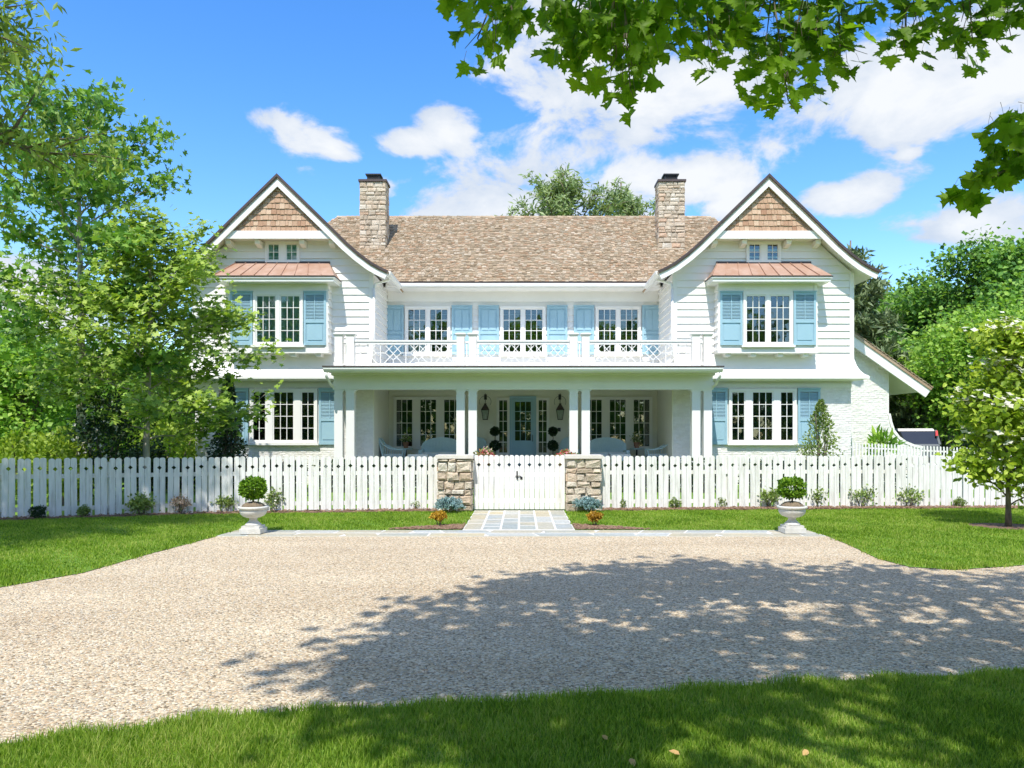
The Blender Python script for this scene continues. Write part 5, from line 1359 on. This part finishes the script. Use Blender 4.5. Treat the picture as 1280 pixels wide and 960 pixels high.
# ================================================================== OTHER TREES
make_tree('overhanging_tree', 'narrow leaved tree reaching in from the left edge above the lawn', 'tree', (-9.4, 10.2, 0), 11.5, .22, 2.3, crown0=.49, limbs=46, twigs=16, leaves=36000, size=.165, kind='long', lm='willow', seed=4,
          sigma=.19, up=.1, droop=1.1, rise=(0, 50), env=lambda t: .75 + .5 * math.sin(PI * t) if t < .8 else 1.0 - (t - .8) * 3)
make_tree('young_maple', 'tall slender tree with open tiered crown and pale trunk behind the left fence', 'tree', (-11.25, 19.6, 0), 10.7, .13, 2.6, crown0=.38, limbs=30, twigs=9, leaves=7400, size=.175, kind='star', lm='plane_leaf', bark='palebark', seed=8,
          sigma=.25, up=.45, droop=.35, rise=(0, 60), env=lambda t: .92 - .45 * t ** 5)
make_tree('young_maple', 'bushy bright green tree standing in front of the left gable', 'tree', (-9.25, 18.9, 0), 7.5, .085, 2.1, crown0=.24, limbs=34, twigs=9, leaves=11000, size=.14, kind='star', lm='bright_leaf', bark='palebark', seed=15,
          sigma=.2, up=.6, droop=.25, rise=(0, 62), off=(.12, 0), env=lambda t: (.80 + .4 * math.sin(PI * (t + .15))) * (1 - .62 * t ** 3))
make_tree('dogwood', 'white flowering dogwood in a mulch ring on the right lawn', 'tree', (8.78, 13.85, 0), 3.65, .045, .80, crown0=.13, limbs=34, twigs=9, leaves=7600, size=.115, kind='oval', lm='dogwood_leaf', seed=22,
          sigma=.14, up=.5, droop=.35, rise=(38, 66), env=lambda t: .62 + .5 * math.sin(PI * min(t * .8 + .25, 1)), flower=('petal', 900, .13, lambda Q: (Q[:, 2] > 1.45) & (np.sin(Q[:, 2] * 9 + Q[:, 0] * 3) > .1)))
# trees behind and beside the house
def far_tree(px, top, Y, R, label, lm='wood_leaf', seed=1, n=9000, size=.34, crown0=.12, name='broadleaf_tree', **kw):
    H = EYE + (HY - top) / F * Y
    return make_tree(name, label, 'tree', ((px - CX) / F * Y, Y, 0), H, .02 * H + .05, R, crown0=crown0, limbs=kw.pop('limbs', 30), twigs=9, leaves=n, size=size, kind=kw.pop('kind', 'kite'), lm=lm, seed=seed, sigma=kw.pop('sigma', .5), up=.5, top=kw.pop('tip', .92), **kw)
far_tree(1245, 285, 40, 4.6, 'tallest leafy green tree at the right edge beyond the house', seed=31, n=27000, size=.23)
far_tree(1160, 345, 44, 4.3, 'leafy green tree between the pine and the tallest tree', seed=32, n=22000, size=.23)
far_tree(1125, 350, 50, 4.0, 'mid green tree farthest back on the right, beyond the pine', seed=36, n=10000)
far_tree(1235, 395, 31, 3.0, 'lighter green tree behind the dogwood', 'fresh_leaf', 33, 17000, .165, .33)
far_tree(1185, 440, 33.5, 2.5, 'yellow green spreading small tree beyond the side roof', 'fresh_leaf', 34, 6500, .2, .5, rise=(8, 40), sigma=.35)
far_tree(1290, 330, 46, 4.5, 'broad dark tree cut off by the right edge of the view', seed=35, n=11000)
pine = make_tree('pine_tree', 'feathery pine rising behind the right gable', 'tree', (15.4, 35.5, 0), 11.2, .28, 3.1, crown0=.1, limbs=46, twigs=12, leaves=26000, size=.34, kind='long', lm='pine', seed=41, sigma=.2, up=.05, droop=-.5, rise=(0, 45),
          env=lambda t: (1 - t) ** .75 + .06)
far_tree(708, 158, 50, 6.0, 'tall pale green tree rising behind the roof ridge, left of a shorter one', 'feather', 51, 12000, .42, .45, kind='long', rise=(25, 72), env=lambda t: (1 - t) ** .6 * 1.05, limbs=40, sigma=.2, droop=-.9, tip=.86)
far_tree(772, 172, 52, 5.0, 'shorter pale green tree rising behind the roof ridge near the right chimney', 'feather', 52, 10000, .42, .45, kind='long', rise=(25, 72), env=lambda t: (1 - t) ** .6 * 1.05, limbs=38, sigma=.2, droop=-.9, tip=.86)
far_tree(404, 258, 46, 2.0, 'treetop just showing beside the left chimney', 'wood_leaf', 53, 3500, .3, .5)
far_tree(308, 262, 46, 2.0, 'treetop just showing behind the left gable', 'wood_leaf', 54, 3500, .3, .5)
far_tree(30, 432, 26, 2.9, 'broad bright green tree at the left edge behind the fence', 'fresh_leaf', 61, 14000, .17, .1)
far_tree(95, 470, 33, 3.2, 'mid green tree behind the slender tree', 'fresh_leaf', 62, 12000, .18, .1)
far_tree(215, 440, 36, 3.4, 'green tree between the bushy tree and the left gable', 'fresh_leaf', 63, 12000, .2, .08)
far_tree(-40, 400, 40, 4.2, 'dark leafy tree far off past the left edge', 'wood_leaf', 64, 9000, .3, .08)
shrub('golden_bush', 'yellow green feathery bush behind the far left of the fence', 'shrub', (-12.3, 19.0, 0), .95, 1.75, 'yellow_leaf', 2600, .10, 'oval', 71, group='yellow bushes at the left')
shrub('golden_bush', 'yellow green feathery bush left of the slender trunk', 'shrub', (-10.9, 18.3, 0), .8, 1.6, 'yellow_leaf', 2200, .10, 'oval', 72, group='yellow bushes at the left')
shrub('round_bush', 'fresh green bush seen between the two slender trunks', 'shrub', (-12.0, 26.5, 0), 1.4, 2.2, 'yellow_leaf', 3000, .12, 'oval', 73)
shrub('flowering_bush', 'dark leaved bush with white flowers beside the slender pale trunk', 'shrub', (-10.15, 18.7, 0), .65, 2.85, 'dark_leaf', 2300, .085, 'oval', 74, flower=('petal', 330, .09))
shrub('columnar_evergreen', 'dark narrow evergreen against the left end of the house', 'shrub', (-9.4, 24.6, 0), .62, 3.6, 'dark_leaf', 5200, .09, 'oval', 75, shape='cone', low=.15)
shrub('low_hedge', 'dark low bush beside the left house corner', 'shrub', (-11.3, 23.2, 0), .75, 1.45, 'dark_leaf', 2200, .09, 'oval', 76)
hg = np.random.default_rng(93)
for x0, x1, lab in ((-11.4, -6.4, 'low dark foundation hedge glimpsed through the left fence'), (-6.0, -1.5, 'low dark hedge before the left half of the porch'), (1.6, 6.1, 'low dark hedge before the right half of the porch'), (6.5, 11.2, 'low dark foundation hedge glimpsed through the right fence')):
    h = thing('foundation_hedge', lab, 'hedge', ((x0 + x1) / 2, 22.6, 0), 'foundation hedges behind the fence')
    st = MB()
    for k in range(9): xx = x0 + .3 + (x1 - x0 - .6) * k / 8; st.tube([(xx, 22.6, -.02), (xx + .05, 22.62, .5)], [.03, .015], 5)
    st.build('stem', M['bark'], h)
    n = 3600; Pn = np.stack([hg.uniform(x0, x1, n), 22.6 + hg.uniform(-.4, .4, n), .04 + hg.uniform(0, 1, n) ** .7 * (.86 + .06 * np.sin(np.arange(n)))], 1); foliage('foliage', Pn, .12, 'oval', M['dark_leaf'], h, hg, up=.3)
shrub('espalier_shrub', 'cone shaped pale leaved shrub in front of the right brick wall', 'shrub', (9.35, 24.0, 0), .62, 2.75, 'shrub', 2300, .07, 'oval', 77, shape='cone', low=.9, flower=('petal', 160, .05))
shrub('yucca', 'spiky light green plant beside the curved side wall', 'plant', (12.6, 26.8, .9), .45, .75, 'fresh_leaf', 170, .34, 'long', 78, up=.05)
shrub('seedling', 'thin young plant in front of the right brick wall', 'plant', (8.95 - .3, 23.4, .6), .35, .75, 'shrub', 90, .10, 'long', 79, loose=.8)
hedge_rng = np.random.default_rng(90)
def backwood(name, x0, x1, y, h, n, m, label):
    X = hedge_rng.uniform(x0, x1, n); Z = hedge_rng.uniform(0, 1, n) ** .8 * h * (.75 + .25 * np.sin(X * .55) + .12 * np.sin(X * 1.7)); Y = y + hedge_rng.uniform(-3, 3, n)
    o = foliage(name, np.stack([X, Y, Z], 1), 1.15, 'kite', M[m], None, hedge_rng, stuff=True, up=.4); tag(o, label, 'woods')
backwood('far_woods', -75, -12, 62, 7.0, 9000, 'wood_leaf', 'far wood closing the view behind the trees on the left')
backwood('far_woods', 14, 80, 62, 8.5, 10000, 'wood_leaf', 'far wood closing the view behind the trees on the right')

backwood('far_woods', -70, 70, -34, 15, 20000, 'wood_leaf', 'wood across the road, mirrored dark green in the window panes')

# ================================================================== SIDE YARD
low = thing('low_picket_fence', 'low white picket fence in front of the curved side wall', 'fence', (9.9, 23.8, 0))
pm_ = MB(); pm_.box(-.022, .022, -.01, .01, 0, .62); pm_.hex([(-.022, -.01, .62), (.022, -.01, .62), (.022, .01, .62), (-.022, .01, .62), (-.003, -.01, .65), (.003, -.01, .65), (.003, .01, .65), (-.003, .01, .65)])
pme = bpy.data.meshes.new('picket'); pme.from_pydata(pm_.v, [], pm_.f); pme.materials.append(M['fence'])
for i in range(40):
    link('picket', pme, (10.35 + i * .095, 24.0 - i * .012, .80 - i * .0045), low)
m = MB(); m.bar((10.3, 24.04, .90), (14.1, 23.56, .72), .06, .03); m.bar((10.3, 24.04, 1.30), (14.1, 23.56, 1.12), .05, .03); m.build('rail', M['fence'], low)
m = MB(); m.box(10.3, 14.1, 23.75, 24.3, 0, .74); m.build('base_wall', M['brick'], low)

suv = thing('suv', 'silver SUV parked behind the curved side wall, red tail light showing', 'car', (15.1, 29.6, .22)); rz = math.radians(-20)
def cpt(x, y, z):
    return (15.1 + x * math.cos(rz) - y * math.sin(rz), 29.6 + x * math.sin(rz) + y * math.cos(rz), .22 + z)
def cbox(m, x0, x1, y0, y1, z0, z1, tx=0, ty0=0, ty1=0):
    m.hex([cpt(*p) for p in ((x0, y0, z0), (x1, y0, z0), (x1, y1, z0), (x0, y1, z0), (x0 + tx, y0 + ty0, z1), (x1 - tx, y0 + ty0, z1), (x1 - tx, y1 - ty1, z1), (x0 + tx, y1 - ty1, z1))])
m = MB(); cbox(m, -.95, .95, 0, 4.7, .35, 1.05, .03, .03, .05); cbox(m, -.92, .92, .05, 3.6, 1.05, 1.12, .02, .02, .02); m.build('body', M['silver'], suv)
m = MB(); cbox(m, -.9, .9, .08, 3.4, 1.12, 1.62, .12, .22, .75); m.build('glasshouse', M['carglass'], suv)
m = MB(); cbox(m, -.79, .79, .28, 2.7, 1.62, 1.72, .08, .05, .12)
for s in (-1, 1):
    for a, b in ((.08, .30), (1.6, 1.6), (3.3, 2.68)): m.bar(cpt(s * .91, a + .02, 1.10), cpt(s * .79, b + .02, 1.65), .09, .07)
m.build('roof', M['silver'], suv)
for s in (-1, 1): m = MB(); cbox(m, s * .82 - .045, s * .82 + .045, .08, .22, 1.44, 1.64, .01, .08, 0); m.build('tail_light', M['red_lens'], suv)
m = MB(); cbox(m, -.93, .93, -.10, .1, .38, .62); m.build('bumper', M['rubber'], suv)
for s in (-1, 1):
    for yy in (.9, 3.75):
        m = MB(); m.tube([cpt(s * .78, yy, .36), cpt(s * .97, yy, .36)], .36, 18); w = m.build('wheel', M['rubber'], suv)
        m = MB(); m.tube([cpt(s * .95, yy, .36), cpt(s * .985, yy, .36)], .22, 14); m.build('rim', M['silver'], w)
mf = thing('metal_fence', 'dark metal fence beyond the side yard', 'fence', (17, 31, 0))
m = MB()
for zz in (.75, 1.62): m.box(16.2, 21, 31, 31.04, zz, zz + .04)
m.build('rail', M['dark'], mf)
for i in range(33): m = MB(); m.box(16.2 + i * .148, 16.22 + i * .148, 31.005, 31.03, .3, 1.75); m.build('bar', M['dark'], mf)
